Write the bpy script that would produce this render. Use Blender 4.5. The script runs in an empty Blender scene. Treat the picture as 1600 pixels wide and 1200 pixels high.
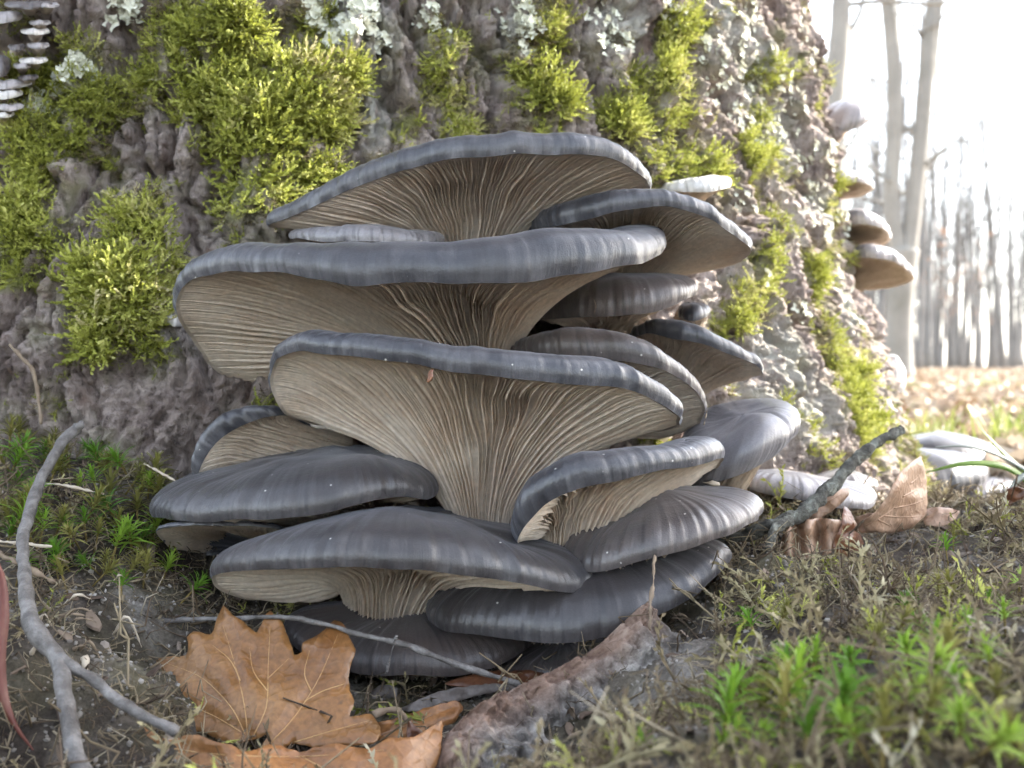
import bpy, math, random
import numpy as np
from mathutils import Vector, Matrix
from mathutils.geometry import delaunay_2d_cdt

random.seed(7)
RNG = np.random.default_rng(11)
scene = bpy.context.scene
col = scene.collection

# ------------------------------------------------------------------ camera
FPX = 1800.0      # focal length in pixels of the 1600 px wide photograph
HZ = 570.0        # row of the horizon
ZC = 0.12         # lens height over the forest floor
cam_d = bpy.data.cameras.new('camera')
cam = bpy.data.objects.new('camera', cam_d)
col.objects.link(cam)
cam.location = (0, 0, ZC)
cam.rotation_euler = (math.radians(90), 0, 0)
cam_d.sensor_width = 36
cam_d.lens = FPX / 1600 * 36
cam_d.shift_y = -30 / 1600
cam_d.clip_start = 0.01
cam_d.clip_end = 500
cam_d.dof.use_dof = True
cam_d.dof.focus_distance = 0.41
cam_d.dof.aperture_fstop = 18
scene.camera = cam

# ------------------------------------------------------------------ light
SUN_AZ = math.radians(22)     # from +x (right) towards +y (back)
SUN_EL = math.radians(31)
world = bpy.data.worlds.new('World')
scene.world = world
world.use_nodes = True
wn = world.node_tree
bgn = wn.nodes['Background']
sky = wn.nodes.new('ShaderNodeTexSky')
sky.sky_type = 'NISHITA'
sky.sun_disc = False
sky.sun_elevation = SUN_EL
sky.sun_rotation = math.radians(90) - SUN_AZ
sky.air_density = 1.0
sky.dust_density = 1.2
sky.ozone_density = 1.0
hs = wn.nodes.new('ShaderNodeHueSaturation')      # thin high haze: a paler sky than the clear-air model
hs.inputs['Saturation'].default_value = 0.5
wn.links.new(sky.outputs[0], hs.inputs['Color'])
wn.links.new(hs.outputs[0], bgn.inputs[0])
bgn.inputs[1].default_value = 0.15
sd = bpy.data.lights.new('sun', 'SUN')
sd.energy = 4.2
sd.angle = math.radians(0.5)
sd.color = (1.0, 0.94, 0.85)
sun = bpy.data.objects.new('sun', sd)
col.objects.link(sun)
SDIR = Vector((math.cos(SUN_AZ) * math.cos(SUN_EL), math.sin(SUN_AZ) * math.cos(SUN_EL), math.sin(SUN_EL)))
sun.rotation_euler = SDIR.to_track_quat('Z', 'Y').to_euler()
scene.view_settings.view_transform = 'Standard'
scene.view_settings.look = 'None'
scene.view_settings.gamma = 1
scene.view_settings.exposure = 2.6
scene.cycles.max_bounces = 8
scene.cycles.diffuse_bounces = 6
scene.cycles.sample_clamp_indirect = 6
scene.cycles.adaptive_threshold = 0.03

# ------------------------------------------------------------------ helpers
def at(px, py, d):
    """A point at real distance d along the view axis, from its place in the photograph."""
    return np.array(((px - 800) / FPX * d, d, ZC + (HZ - py) / FPX * d))

_perm = np.random.default_rng(3).permutation(512)
_perm = np.concatenate([_perm, _perm]).astype(np.int64)
_grad = np.random.default_rng(4).normal(size=(512, 3))
_grad /= np.linalg.norm(_grad, axis=1)[:, None]

def noise(p, s=1.0, seed=0):
    """3-D gradient noise, about -0.7..0.7; p is (n,3), s a scale or three."""
    q = np.asarray(p, float) * np.asarray(s, float) + seed * 17.31
    i = np.floor(q).astype(np.int64)
    f = q - i
    u = f * f * f * (f * (f * 6 - 15) + 10)
    i &= 255
    out = 0
    for dx in (0, 1):
        wx = u[:, 0] if dx else 1 - u[:, 0]
        for dy in (0, 1):
            wy = u[:, 1] if dy else 1 - u[:, 1]
            for dz in (0, 1):
                wz = u[:, 2] if dz else 1 - u[:, 2]
                h = _perm[_perm[_perm[i[:, 0] + dx] + i[:, 1] + dy & 511] + i[:, 2] + dz & 511]
                g = _grad[h]
                dot = g[:, 0] * (f[:, 0] - dx) + g[:, 1] * (f[:, 1] - dy) + g[:, 2] * (f[:, 2] - dz)
                out = out + wx * wy * wz * dot
    return out

def fbm(p, s=1.0, octs=4, seed=0, gain=0.5):
    s = np.asarray(s, float)
    a, o = 1.0, 0
    for k in range(octs):
        o = o + a * noise(p, s * 2.03 ** k, seed + k * 3)
        a *= gain
    return o

def cells(p, s, seed=0):
    """Cellular noise: distance to the cell wall (F2-F1) and a random value per cell."""
    q = np.asarray(p, float) * np.asarray(s, float) + seed * 7.7
    i = np.floor(q).astype(np.int64)
    f1 = np.full(len(q), 9.0); f2 = np.full(len(q), 9.0); val = np.zeros(len(q))
    for dx in (-1, 0, 1):
        for dy in (-1, 0, 1):
            for dz in (-1, 0, 1):
                c = i + np.array((dx, dy, dz))
                h = _perm[(_perm[(_perm[c[:, 0] & 511] + c[:, 1]) & 511] + c[:, 2]) & 511]
                d = np.linalg.norm(c + 0.5 + _grad[h] * 0.45 - q, axis=1)
                near = d < f1
                f2 = np.where(near, f1, np.minimum(f2, d))
                val = np.where(near, h / 511.0, val)
                f1 = np.where(near, d, f1)
    return f2 - f1, val

def smooth(a, b, x):
    t = np.clip((x - a) / (b - a), 0, 1)
    return t * t * (3 - 2 * t)

def set_props(o, label=None, cat=None, group=None, kind=None):
    if label: o['label'] = label
    if cat: o['category'] = cat
    if group: o['group'] = group
    if kind: o['kind'] = kind
    return o

def np_mesh(name, verts, faces, uvs=None, attrs=None, smooth_shade=True):
    """faces: (n,3) or (n,4) array, or list of such arrays."""
    me = bpy.data.meshes.new(name)
    verts = np.asarray(verts, np.float32)
    fl = faces if isinstance(faces, list) else [faces]
    fl = [np.asarray(f, np.int32) for f in fl if len(f)]
    nl = sum(f.size for f in fl)
    nf = sum(len(f) for f in fl)
    loops = np.concatenate([f.ravel() for f in fl])
    counts = np.concatenate([np.full(len(f), f.shape[1], np.int32) for f in fl])
    starts = np.concatenate([[0], np.cumsum(counts)[:-1]]).astype(np.int32)
    me.vertices.add(len(verts)); me.loops.add(nl); me.polygons.add(nf)
    me.vertices.foreach_set('co', verts.ravel())
    me.loops.foreach_set('vertex_index', loops)
    me.polygons.foreach_set('loop_start', starts)
    me.polygons.foreach_set('use_smooth', np.full(nf, smooth_shade))
    me.update(calc_edges=True)
    if uvs is not None:
        l = me.uv_layers.new(name='UVMap')
        l.data.foreach_set('uv', np.asarray(uvs, np.float32)[loops].ravel())
    for k, v in (attrs or {}).items():
        a = me.attributes.new(k, 'FLOAT', 'POINT')
        a.data.foreach_set('value', np.asarray(v, np.float32))
    me.validate()
    return me

def mobj(name, me, mat, parent=None, loc=None):
    o = bpy.data.objects.new(name, me)
    col.objects.link(o)
    if mat is not None:
        me.materials.clear(); me.materials.append(mat)
    if parent is not None: o.parent = parent
    if loc is not None: o.location = loc
    return o

def empty(name, loc):
    o = bpy.data.objects.new(name, None)
    o.empty_display_size = 0.01
    o.location = loc
    col.objects.link(o)
    return o

def grid_faces(nu, nv, wrap_u=False):
    """vertex index = i*nv + j, i in u, j in v."""
    i = np.arange(nu if wrap_u else nu - 1)
    j = np.arange(nv - 1)
    I, J = np.meshgrid(i, j, indexing='ij')
    I2 = (I + 1) % nu
    return np.stack([I * nv + J, I2 * nv + J, I2 * nv + J + 1, I * nv + J + 1], -1).reshape(-1, 4)

def closed_spline(pts, n):
    """Closed centripetal-like Catmull-Rom through pts (m,k), n samples even in chord length."""
    pts = np.asarray(pts, float)
    m = len(pts)
    fine = []
    for i in range(m):
        p0, p1, p2, p3 = pts[i - 1], pts[i], pts[(i + 1) % m], pts[(i + 2) % m]
        d1 = max(np.linalg.norm((p2 - p1)[:3]), 1e-6)
        d0 = max(np.linalg.norm((p1 - p0)[:3]), 1e-6)
        d2 = max(np.linalg.norm((p3 - p2)[:3]), 1e-6)
        m1 = ((p1 - p0) / d0 + (p2 - p1) / d1) * 0.5 * d1
        m2 = ((p2 - p1) / d1 + (p3 - p2) / d2) * 0.5 * d1
        t = np.linspace(0, 1, 24, endpoint=False)[:, None]
        fine.append((2 * t**3 - 3 * t**2 + 1) * p1 + (t**3 - 2 * t**2 + t) * m1 + (-2 * t**3 + 3 * t**2) * p2 + (t**3 - t**2) * m2)
    fine = np.concatenate(fine)
    nxt = np.roll(fine, -1, 0)
    seg = np.linalg.norm((nxt - fine)[:, :3], axis=1)
    s = np.concatenate([[0], np.cumsum(seg)])
    q = np.linspace(0, s[-1], n, endpoint=False)
    ext = np.concatenate([fine, fine[:1]])
    return np.stack([np.interp(q, s, ext[:, k]) for k in range(ext.shape[1])], -1)

def open_spline(pts, n):
    pts = np.asarray(pts, float)
    m = len(pts)
    out = []
    for i in range(m - 1):
        p1, p2 = pts[i], pts[i + 1]
        m1 = (p2 - pts[i - 1]) / 2 if i > 0 else p2 - p1
        m2 = (pts[i + 2] - p1) / 2 if i < m - 2 else p2 - p1
        t = np.linspace(0, 1, 16, endpoint=False)[:, None]
        out.append((2 * t**3 - 3 * t**2 + 1) * p1 + (t**3 - 2 * t**2 + t) * m1 + (-2 * t**3 + 3 * t**2) * p2 + (t**3 - t**2) * m2)
    out.append(pts[-1:])
    out = np.concatenate(out)
    s = np.concatenate([[0], np.cumsum(np.linalg.norm(np.diff(out[:, :3], axis=0), axis=1))])
    q = np.linspace(0, s[-1], n)
    return np.stack([np.interp(q, s, out[:, k]) for k in range(out.shape[1])], -1)

def tube_data(P, r, nseg=8, rough=0.0, seed=0):
    """Tube verts/faces along P (n,3) with radii r (n,), closed ends."""
    P = np.asarray(P, float); n = len(P)
    r = np.broadcast_to(np.asarray(r, float), (n,))
    T = np.gradient(P, axis=0)
    T /= np.linalg.norm(T, axis=1)[:, None] + 1e-12
    ref = np.array((0.31, 0.2, 0.93)) if abs(T[0, 2]) < 0.8 else np.array((0.95, 0.2, 0.1))
    A = np.zeros_like(T)
    a = ref - T[0] * (ref @ T[0])
    for i in range(n):
        a = a - T[i] * (a @ T[i]); a /= np.linalg.norm(a) + 1e-12
        A[i] = a
    B = np.cross(T, A)
    th = np.arange(nseg) / nseg * 2 * np.pi
    V = P[:, None, :] + (A[:, None, :] * np.cos(th)[None, :, None] + B[:, None, :] * np.sin(th)[None, :, None]) * r[:, None, None]
    V = V.reshape(-1, 3)
    if rough:
        d = V - np.repeat(P, nseg, 0)
        d /= np.linalg.norm(d, axis=1)[:, None] + 1e-12
        V = V + d * (fbm(V, 260, 3, seed) * rough)[:, None]
    i = np.arange(n - 1); j = np.arange(nseg)
    I, J = np.meshgrid(i, j, indexing='ij')
    J2 = (J + 1) % nseg
    F = np.stack([I * nseg + J, I * nseg + J2, (I + 1) * nseg + J2, (I + 1) * nseg + J], -1).reshape(-1, 4)
    caps = []
    V = np.concatenate([V, P[:1] - T[:1] * r[0] * 0.3, P[-1:] + T[-1:] * r[-1] * 0.3])
    k = n * nseg
    for q in range(nseg):
        caps.append((k, (q + 1) % nseg, q))
        caps.append((k + 1, (n - 1) * nseg + q, (n - 1) * nseg + (q + 1) % nseg))
    return V, F, np.array(caps)

class MB:
    """Collects pieces into one mesh."""
    def __init__(s): s.v = []; s.q = []; s.t = []; s.n = 0
    def add(s, v, q=None, t=None):
        v = np.asarray(v, float)
        if q is not None and len(q): s.q.append(np.asarray(q) + s.n)
        if t is not None and len(t): s.t.append(np.asarray(t) + s.n)
        s.v.append(v); s.n += len(v)
    def tube(s, P, r, nseg=6, rough=0.0, seed=0):
        v, f, c = tube_data(P, r, nseg, rough, seed); s.add(v, f, c)
    def mesh(s, name, origin=(0, 0, 0), **kw):
        fl = []
        if s.q: fl.append(np.concatenate(s.q))
        if s.t: fl.append(np.concatenate(s.t))
        return np_mesh(name, np.concatenate(s.v) - np.asarray(origin), fl, **kw)

# ------------------------------------------------------------------ materials
class NT:
    def __init__(s, name):
        s.m = bpy.data.materials.new(name); s.m.use_nodes = True
        s.t = s.m.node_tree; s.p = s.t.nodes['Principled BSDF']; s.out = s.t.nodes['Material Output']
    def n(s, typ, **kw):
        nd = s.t.nodes.new(typ)
        for k, v in kw.items(): setattr(nd, k, v)
        return nd
    def l(s, a, b): s.t.links.new(a, b)
    def val(s, sock, v):
        if hasattr(v, 'is_linked') or isinstance(v, bpy.types.NodeSocket): s.l(v, sock)
        else: sock.default_value = v
    def coord(s, kind='Object'):
        return s.n('ShaderNodeTexCoord').outputs[kind]
    def mapping(s, vec, scale=(1, 1, 1), loc=(0, 0, 0)):
        m = s.n('ShaderNodeMapping'); s.l(vec, m.inputs['Vector'])
        m.inputs['Scale'].default_value = scale; m.inputs['Location'].default_value = loc
        return m.outputs[0]
    def noise(s, vec, scale, detail=4, rough=0.55, dist=0.0):
        t = s.n('ShaderNodeTexNoise'); s.l(vec, t.inputs['Vector'])
        t.inputs['Scale'].default_value = scale; t.inputs['Detail'].default_value = detail
        t.inputs['Roughness'].default_value = rough; t.inputs['Distortion'].default_value = dist
        return t.outputs['Fac']
    def ramp(s, fac, stops, interp='LINEAR'):
        r = s.n('ShaderNodeValToRGB'); s.l(fac, r.inputs[0])
        e = r.color_ramp.elements
        r.color_ramp.interpolation = interp
        while len(e) < len(stops): e.new(0.5)
        for el, (p, c) in zip(e, stops):
            el.position = p
            el.color = (c, c, c, 1) if not hasattr(c, '__len__') else (*c, 1)
        return r.outputs[0]
    def mix(s, fac, a, b, mode='MIX'):
        x = s.n('ShaderNodeMix', data_type='RGBA', blend_type=mode)
        for sock, v in ((x.inputs[0], fac), (x.inputs[6], a), (x.inputs[7], b)):
            if isinstance(v, bpy.types.NodeSocket): s.l(v, sock)
            elif hasattr(v, '__len__'): sock.default_value = (*v, 1)
            else: sock.default_value = v
        return x.outputs[2]
    def math(s, op, a, b=0.0, c=0.0, clamp=False):
        x = s.n('ShaderNodeMath', operation=op, use_clamp=clamp)
        for sock, v in zip(x.inputs, (a, b, c)):
            if isinstance(v, bpy.types.NodeSocket): s.l(v, sock)
            else: sock.default_value = v
        return x.outputs[0]
    def attr(s, name, typ='GEOMETRY'):
        a = s.n('ShaderNodeAttribute', attribute_type=typ, attribute_name=name)
        return a.outputs['Fac']
    def bump(s, h, strength=0.5, dist=0.001):
        b = s.n('ShaderNodeBump'); s.l(h, b.inputs['Height'])
        b.inputs['Strength'].default_value = strength; b.inputs['Distance'].default_value = dist
        s.l(b.outputs[0], s.p.inputs['Normal']); return b
    def base(s, c, rough=0.7, spec=0.4):
        if isinstance(c, bpy.types.NodeSocket): s.l(c, s.p.inputs['Base Color'])
        else: s.p.inputs['Base Color'].default_value = (*c, 1)
        s.p.inputs['Roughness'].default_value = rough
        s.p.inputs['Specular IOR Level'].default_value = spec
        return s
    def translucent(s, colour, amount):
        tr = s.n('ShaderNodeBsdfTranslucent')
        if isinstance(colour, bpy.types.NodeSocket): s.l(colour, tr.inputs[0])
        else: tr.inputs[0].default_value = (*colour, 1)
        mx = s.n('ShaderNodeMixShader'); mx.inputs[0].default_value = amount
        s.l(s.p.outputs[0], mx.inputs[1]); s.l(tr.outputs[0], mx.inputs[2])
        s.l(mx.outputs[0], s.out.inputs[0])

M = {}

def cap_material(name, dark, pale, brown, brown_amt):
    k = NT(name)
    uv = k.coord('UV')                       # u: metres round the rim, v: metres from the rim
    ob = k.coord('Object')
    rim = k.attr('rim')                      # metres inward from the margin
    streak = k.noise(k.mapping(uv, (380, 60, 1)), 1.0, 5, 0.65, 0.7)
    streak2 = k.noise(k.mapping(uv, (85, 40, 1), (4, 2, 0)), 1.0, 4, 0.6, 1.0)
    blotch = k.noise(ob, 28, 4, 0.6)
    nearrim = k.math('SUBTRACT', 1.0, k.math('MULTIPLY', rim, 58.0), clamp=True)   # 1 at the margin, 0 at 3 cm
    nearrim = k.math('POWER', nearrim, 1.3)
    s1 = k.ramp(streak, [(0.30, 0.0), (0.74, 1.0)])
    s2 = k.ramp(streak2, [(0.30, 0.0), (0.72, 1.0)])
    f = k.math('MULTIPLY', k.math('ADD', k.math('MULTIPLY', s1, 0.38), k.math('MULTIPLY', s2, 0.62)), k.math('MULTIPLY', nearrim, 1.3), clamp=True)
    patchy = k.ramp(k.noise(ob, 55, 3, 0.5), [(0.34, 0.35), (0.60, 1.0)])
    f = k.math('MULTIPLY', f, patchy)
    c = k.mix(f, dark, pale)
    bfac = k.math('MULTIPLY', k.ramp(blotch, [(0.35, 0.0), (0.65, 1.0)]), brown_amt)
    c = k.mix(bfac, c, brown)
    # dark inked cracks running inward from the margin
    ink = k.ramp(k.noise(k.mapping(uv, (330, 45, 1), (9, 7, 0)), 1.0, 3, 0.5, 0.8), [(0.34, 1.0), (0.44, 0.0)])
    c = k.mix(k.math('MULTIPLY', ink, k.math('MULTIPLY', k.math('MULTIPLY', nearrim, patchy), 0.6)), c, (0.012, 0.012, 0.016))
    # pale specks of dust and spores
    vo = k.n('ShaderNodeTexVoronoi'); k.l(ob, vo.inputs['Vector']); vo.inputs['Scale'].default_value = 250
    spk = k.ramp(vo.outputs['Distance'], [(0.07, 1.0), (0.12, 0.0)])
    vsep = k.n('ShaderNodeSeparateColor'); k.l(vo.outputs['Color'], vsep.inputs[0])
    gate = k.ramp(vsep.outputs[0], [(0.80, 0.0), (0.84, 1.0)])
    c = k.mix(k.math('MULTIPLY', spk, gate), c, (0.55, 0.52, 0.48))
    fuzz = k.noise(ob, 1600, 2, 0.6)
    c = k.mix(0.35, c, k.mix(fuzz, (0.0, 0.0, 0.0), (1.0, 1.0, 1.0)), 'OVERLAY')
    k.base(c, 0.42, 0.55)
    k.p.inputs['Sheen Weight'].default_value = 0.12
    k.p.inputs['Sheen Roughness'].default_value = 0.45
    k.p.inputs['Sheen Tint'].default_value = (0.85, 0.88, 1.0, 1)
    rr = k.ramp(blotch, [(0.3, 0.27), (0.7, 0.44)])
    k.l(rr, k.p.inputs['Roughness'])
    h = k.math('ADD', k.math('MULTIPLY', k.math('MULTIPLY', s1, nearrim), 0.7), k.math('MULTIPLY', fuzz, 0.35))
    h = k.math('ADD', h, k.math('MULTIPLY', k.noise(ob, 170, 3), 0.8))
    k.bump(h, 0.42, 0.0007)
    return k.m

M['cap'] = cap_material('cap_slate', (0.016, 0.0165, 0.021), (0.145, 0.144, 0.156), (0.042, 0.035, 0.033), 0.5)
M['cap_umber'] = cap_material('cap_umber_slate', (0.021, 0.019, 0.020), (0.120, 0.114, 0.117), (0.036, 0.028, 0.025), 0.7)
M['cap_brown'] = cap_material('cap_brownish', (0.042, 0.036, 0.035), (0.165, 0.150, 0.146), (0.080, 0.058, 0.049), 0.75)
M['cap_pale'] = cap_material('cap_pale_lilac', (0.130, 0.122, 0.128), (0.27, 0.255, 0.258), (0.17, 0.145, 0.135), 0.5)
M['cap_lilac'] = cap_material('cap_sunny_lilac', (0.036, 0.033, 0.034), (0.072, 0.067, 0.067), (0.060, 0.050, 0.046), 0.55)
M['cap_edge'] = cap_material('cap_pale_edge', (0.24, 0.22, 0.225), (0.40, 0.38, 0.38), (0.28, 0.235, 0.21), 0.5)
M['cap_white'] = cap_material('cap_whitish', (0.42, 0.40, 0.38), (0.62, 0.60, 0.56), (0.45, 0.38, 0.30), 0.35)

def gill_material(name, a, b, tr):
    k = NT(name)
    ob = k.coord('Object')
    nz = k.noise(ob, 60, 4, 0.6)
    c = k.mix(k.ramp(nz, [(0.3, 0.0), (0.7, 1.0)]), a, b)
    st = k.ramp(k.noise(ob, 420, 3, 0.6), [(0.3, 0.82), (0.7, 1.08)])
    c = k.mix(1.0, c, st, 'MULTIPLY')
    k.base(c, 0.55, 0.3)
    k.translucent(c, tr)
    return k.m
M['gill'] = gill_material('gill_cream', (0.70, 0.575, 0.455), (0.80, 0.715, 0.61), 0.42)
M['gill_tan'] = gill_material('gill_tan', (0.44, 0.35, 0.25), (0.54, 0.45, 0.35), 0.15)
M['stem'] = gill_material('stem_flesh', (0.52, 0.44, 0.34), (0.62, 0.55, 0.46), 0.05)

def mat_bark():
    k = NT('old_bark')
    ob = k.coord('Object')
    m = k.attr('moss')
    cr = k.attr('crust')
    n1 = k.noise(ob, 22, 5, 0.6, 0.4)
    n2 = k.noise(k.mapping(ob, (1, 1, 0.45)), 190, 6, 0.72, 0.3)
    c = k.ramp(n1, [(0.26, (0.14, 0.106, 0.094)), (0.42, (0.33, 0.270, 0.245)), (0.58, (0.49, 0.420, 0.385)), (0.74, (0.66, 0.61, 0.57))])
    c = k.mix(1.0, c, k.ramp(n2, [(0.31, (0.24, 0.21, 0.20)), (0.44, (0.92, 0.88, 0.86)), (0.60, (1.50, 1.48, 1.45))]), 'MULTIPLY')
    red = k.ramp(k.noise(ob, 46, 3, 0.5), [(0.60, 0.0), (0.72, 0.55)])
    c = k.mix(red, c, (0.25, 0.14, 0.10))
    alg = k.ramp(k.noise(ob, 34, 4, 0.6), [(0.50, 0.0), (0.70, 0.6)])
    c = k.mix(alg, c, (0.27, 0.28, 0.12))
    crf = k.math('MULTIPLY', cr, k.ramp(k.noise(ob, 95, 5, 0.65), [(0.34, 0.0), (0.50, 1.0)]), clamp=True)
    c = k.mix(crf, c, (0.60, 0.585, 0.52))
    mc = k.ramp(k.noise(ob, 130, 4, 0.65), [(0.3, (0.09, 0.095, 0.025)), (0.5, (0.20, 0.21, 0.04)), (0.72, (0.32, 0.32, 0.09))])
    c = k.mix(k.math('MULTIPLY', k.ramp(m, [(0.12, 0.0), (0.7, 0.85)]), k.ramp(k.noise(ob, 60, 4, .6), [(.36, .25), (.6, 1.)])), c, mc)
    k.base(c, 0.9, 0.2)
    h = k.math('ADD', k.math('MULTIPLY', k.noise(ob, 560, 5, 0.75), 1.6), k.math('MULTIPLY', n2, 1.6))
    k.bump(h, 1.0, 0.0036)
    return k.m
M['bark'] = mat_bark()

def mat_simple(name, c1, c2, scale, rough=0.85, bump=0.0, bscale=None, bdist=0.001, spec=0.3, tr=0.0, mid=None):
    k = NT(name)
    ob = k.coord('Object')
    nz = k.noise(ob, scale, 5, 0.62, 0.3)
    stops = [(0.3, c1), (0.7, c2)] if mid is None else [(0.28, c1), (0.5, mid), (0.72, c2)]
    c = k.ramp(nz, stops)
    k.base(c, rough, spec)
    if bump: k.bump(k.noise(ob, bscale or scale * 4, 4, 0.65), bump, bdist)
    if tr: k.translucent(c, tr)
    return k.m

def mat_instanced(name, stops, rough=0.75, tr=0.0, patch=9.0, spec=0.3, vary=0.6):
    """Colour from a random value per copy mixed with slow patches in place."""
    k = NT(name)
    oi = k.n('ShaderNodeObjectInfo')
    g = k.n('ShaderNodeNewGeometry')
    nz = k.noise(g.outputs['Position'], patch, 3, 0.5)
    nzs = k.ramp(nz, [(0.3, 0.0), (0.7, 1.0)])
    f = k.math('ADD', k.math('MULTIPLY', oi.outputs['Random'], vary), k.math('MULTIPLY', nzs, 1 - vary))
    c = k.ramp(f, stops)
    k.base(c, rough, spec)
    if tr: k.translucent(c, tr)
    return k.m

M['moss'] = mat_instanced('feather_moss', [(0.05, (0.15, 0.15, 0.035)), (0.3, (0.27, 0.29, 0.05)), (0.52, (0.38, 0.40, 0.075)), (0.75, (0.49, 0.48, 0.15)), (0.92, (0.54, 0.47, 0.28))], 0.6, 0.28, 22, vary=.5)
M['moss_dry'] = mat_instanced('dry_moss', [(0.08, (0.060, 0.042, 0.028)), (0.33, (0.150, 0.112, 0.068)), (0.55, (0.24, 0.195, 0.105)), (0.75, (0.33, 0.29, 0.17)), (0.95, (0.46, 0.42, 0.32))], 0.8, 0.15, 40, vary=.5)
M['litter'] = mat_instanced('ground_debris', [(0.0, (0.05, 0.034, 0.024)), (0.3, (0.12, 0.085, 0.055)), (0.6, (0.20, 0.155, 0.095)), (0.85, (0.29, 0.24, 0.16)), (1.0, (0.38, 0.33, 0.26))], 0.85, 0.1, 25, vary=0.8)
M['star'] = mat_instanced('star_moss_leaf', [(0.0, (0.06, 0.13, 0.02)), (0.4, (0.13, 0.26, 0.025)), (0.75, (0.25, 0.38, 0.045)), (1.0, (0.38, 0.45, 0.10))], 0.5, 0.35, 14)
M['star_dull'] = mat_instanced('star_moss_dull_leaf', [(0.0, (0.10, 0.10, 0.03)), (0.5, (0.21, 0.20, 0.05)), (1.0, (0.34, 0.30, 0.10))], 0.55, 0.3, 14)
M['star_stem'] = mat_simple('star_moss_stem', (0.10, 0.06, 0.02), (0.20, 0.16, 0.05), 200)
M['grain'] = mat_instanced('soil_grain', [(0.0, (0.06, 0.05, 0.045)), (0.4, (0.15, 0.13, 0.11)), (0.75, (0.26, 0.235, 0.205)), (1.0, (0.40, 0.375, 0.34))], 0.9, 0, 25, vary=0.85)
M['lichen'] = mat_instanced('pale_lichen', [(0.0, (0.56, 0.57, 0.46)), (0.5, (0.71, 0.71, 0.60)), (1.0, (0.82, 0.80, 0.71))], 0.8, 0.12, 30)
M['litter_leaf'] = mat_instanced('fallen_leaf', [(0.0, (0.16, 0.10, 0.06)), (0.35, (0.30, 0.22, 0.15)), (0.7, (0.40, 0.33, 0.25)), (1.0, (0.48, 0.42, 0.34))], 0.6, 0.2, 1.0, vary=0.85)
M['grass'] = mat_instanced('far_grass', [(0.0, (0.12, 0.17, 0.03)), (0.6, (0.22, 0.27, 0.06)), (1.0, (0.38, 0.36, 0.16))], 0.6, 0.3, 1.0)
M['blade'] = mat_simple('grass_blade', (0.10, 0.20, 0.03), (0.24, 0.32, 0.06), 40, 0.45, tr=0.3)
M['blade_grey'] = mat_simple('dull_grass_blade', (0.13, 0.15, 0.12), (0.24, 0.25, 0.22), 40, 0.4, tr=0.1)
M['twig'] = mat_simple('grey_twig', (0.06, 0.052, 0.046), (0.25, 0.235, 0.22), 150, 0.6, 0.9, 420, 0.0014, mid=(0.135, 0.122, 0.112))
M['twig_lichen'] = mat_simple('lichened_stick', (0.035, 0.032, 0.028), (0.26, 0.27, 0.23), 190, 0.85, 1.0, 420, 0.002, mid=(0.085, 0.080, 0.066))
M['straw'] = mat_simple('pale_straw', (0.33, 0.26, 0.18), (0.52, 0.45, 0.36), 120, 0.6, 0.4, 500, 0.0004)
M['rootlet'] = mat_simple('brown_rootlet', (0.11, 0.075, 0.05), (0.26, 0.20, 0.14), 150, 0.8)
M['red_leaf'] = mat_simple('red_blade', (0.07, 0.018, 0.012), (0.17, 0.085, 0.055), 60, 0.35, tr=0.05, mid=(0.12, 0.036, 0.024))
M['beech_bark'] = mat_simple('smooth_grey_bark', (0.16, 0.155, 0.135), (0.30, 0.29, 0.26), 2.2, 0.85, 0.4, 14, 0.01, mid=(0.23, 0.22, 0.20))
M['far_bark'] = mat_simple('far_grey_bark', (0.10, 0.098, 0.095), (0.20, 0.195, 0.19), 1.2, 0.9)
M['russet'] = mat_instanced('russet_leaf', [(0.0, (0.30, 0.14, 0.07)), (1.0, (0.45, 0.26, 0.15))], 0.6, 0.3, 1.0)

def mat_leaf(name, c1, c2, c3, rough=0.38):
    k = NT(name)
    ob = k.coord('Object')
    n1 = k.noise(ob, 30, 4, 0.6, 0.4)
    c = k.ramp(n1, [(0.3, c1), (0.52, c2), (0.72, c3)])
    fine = k.ramp(k.noise(ob, 520, 3, 0.6), [(0.3, 0.72), (0.65, 1.1)])
    c = k.mix(1.0, c, fine, 'MULTIPLY')
    sp = k.ramp(k.noise(ob, 170, 3, 0.5), [(0.68, 0.0), (0.76, 0.6)])
    c = k.mix(sp, c, (0.10, 0.055, 0.03))
    k.base(c, rough, 0.5)
    vo = k.n('ShaderNodeTexVoronoi'); vo.feature = 'DISTANCE_TO_EDGE'
    k.l(ob, vo.inputs['Vector']); vo.inputs['Scale'].default_value = 230
    net = k.ramp(vo.outputs['Distance'], [(0.0, 1.0), (0.16, 0.0)])
    k.bump(k.math('ADD', net, k.noise(ob, 90, 3)), 0.25, 0.0005)
    k.translucent(c, 0.14)
    return k.m
M['leaf_orange'] = mat_leaf('tan_orange_leaf', (0.17, 0.070, 0.022), (0.27, 0.128, 0.044), (0.37, 0.205, 0.090), .28)
M['leaf_brown'] = mat_leaf('brown_leaf', (0.22, 0.095, 0.035), (0.34, 0.155, 0.055), (0.42, 0.22, 0.095))
M['leaf_beech'] = mat_leaf('dry_beech_leaf', (0.25, 0.135, 0.075), (0.38, 0.235, 0.15), (0.48, 0.33, 0.23), 0.5)
M['leaf_grey'] = mat_leaf('grey_rotten_leaf', (0.09, 0.07, 0.06), (0.20, 0.17, 0.15), (0.30, 0.27, 0.25), 0.5)
M['leaf_dark'] = mat_leaf('dark_wet_leaf', (0.09, 0.035, 0.02), (0.16, 0.065, 0.03), (0.24, 0.11, 0.05), 0.35)
M['leaf_yellow'] = mat_leaf('yellow_leaf', (0.45, 0.26, 0.06), (0.55, 0.36, 0.10), (0.62, 0.44, 0.16))
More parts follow.
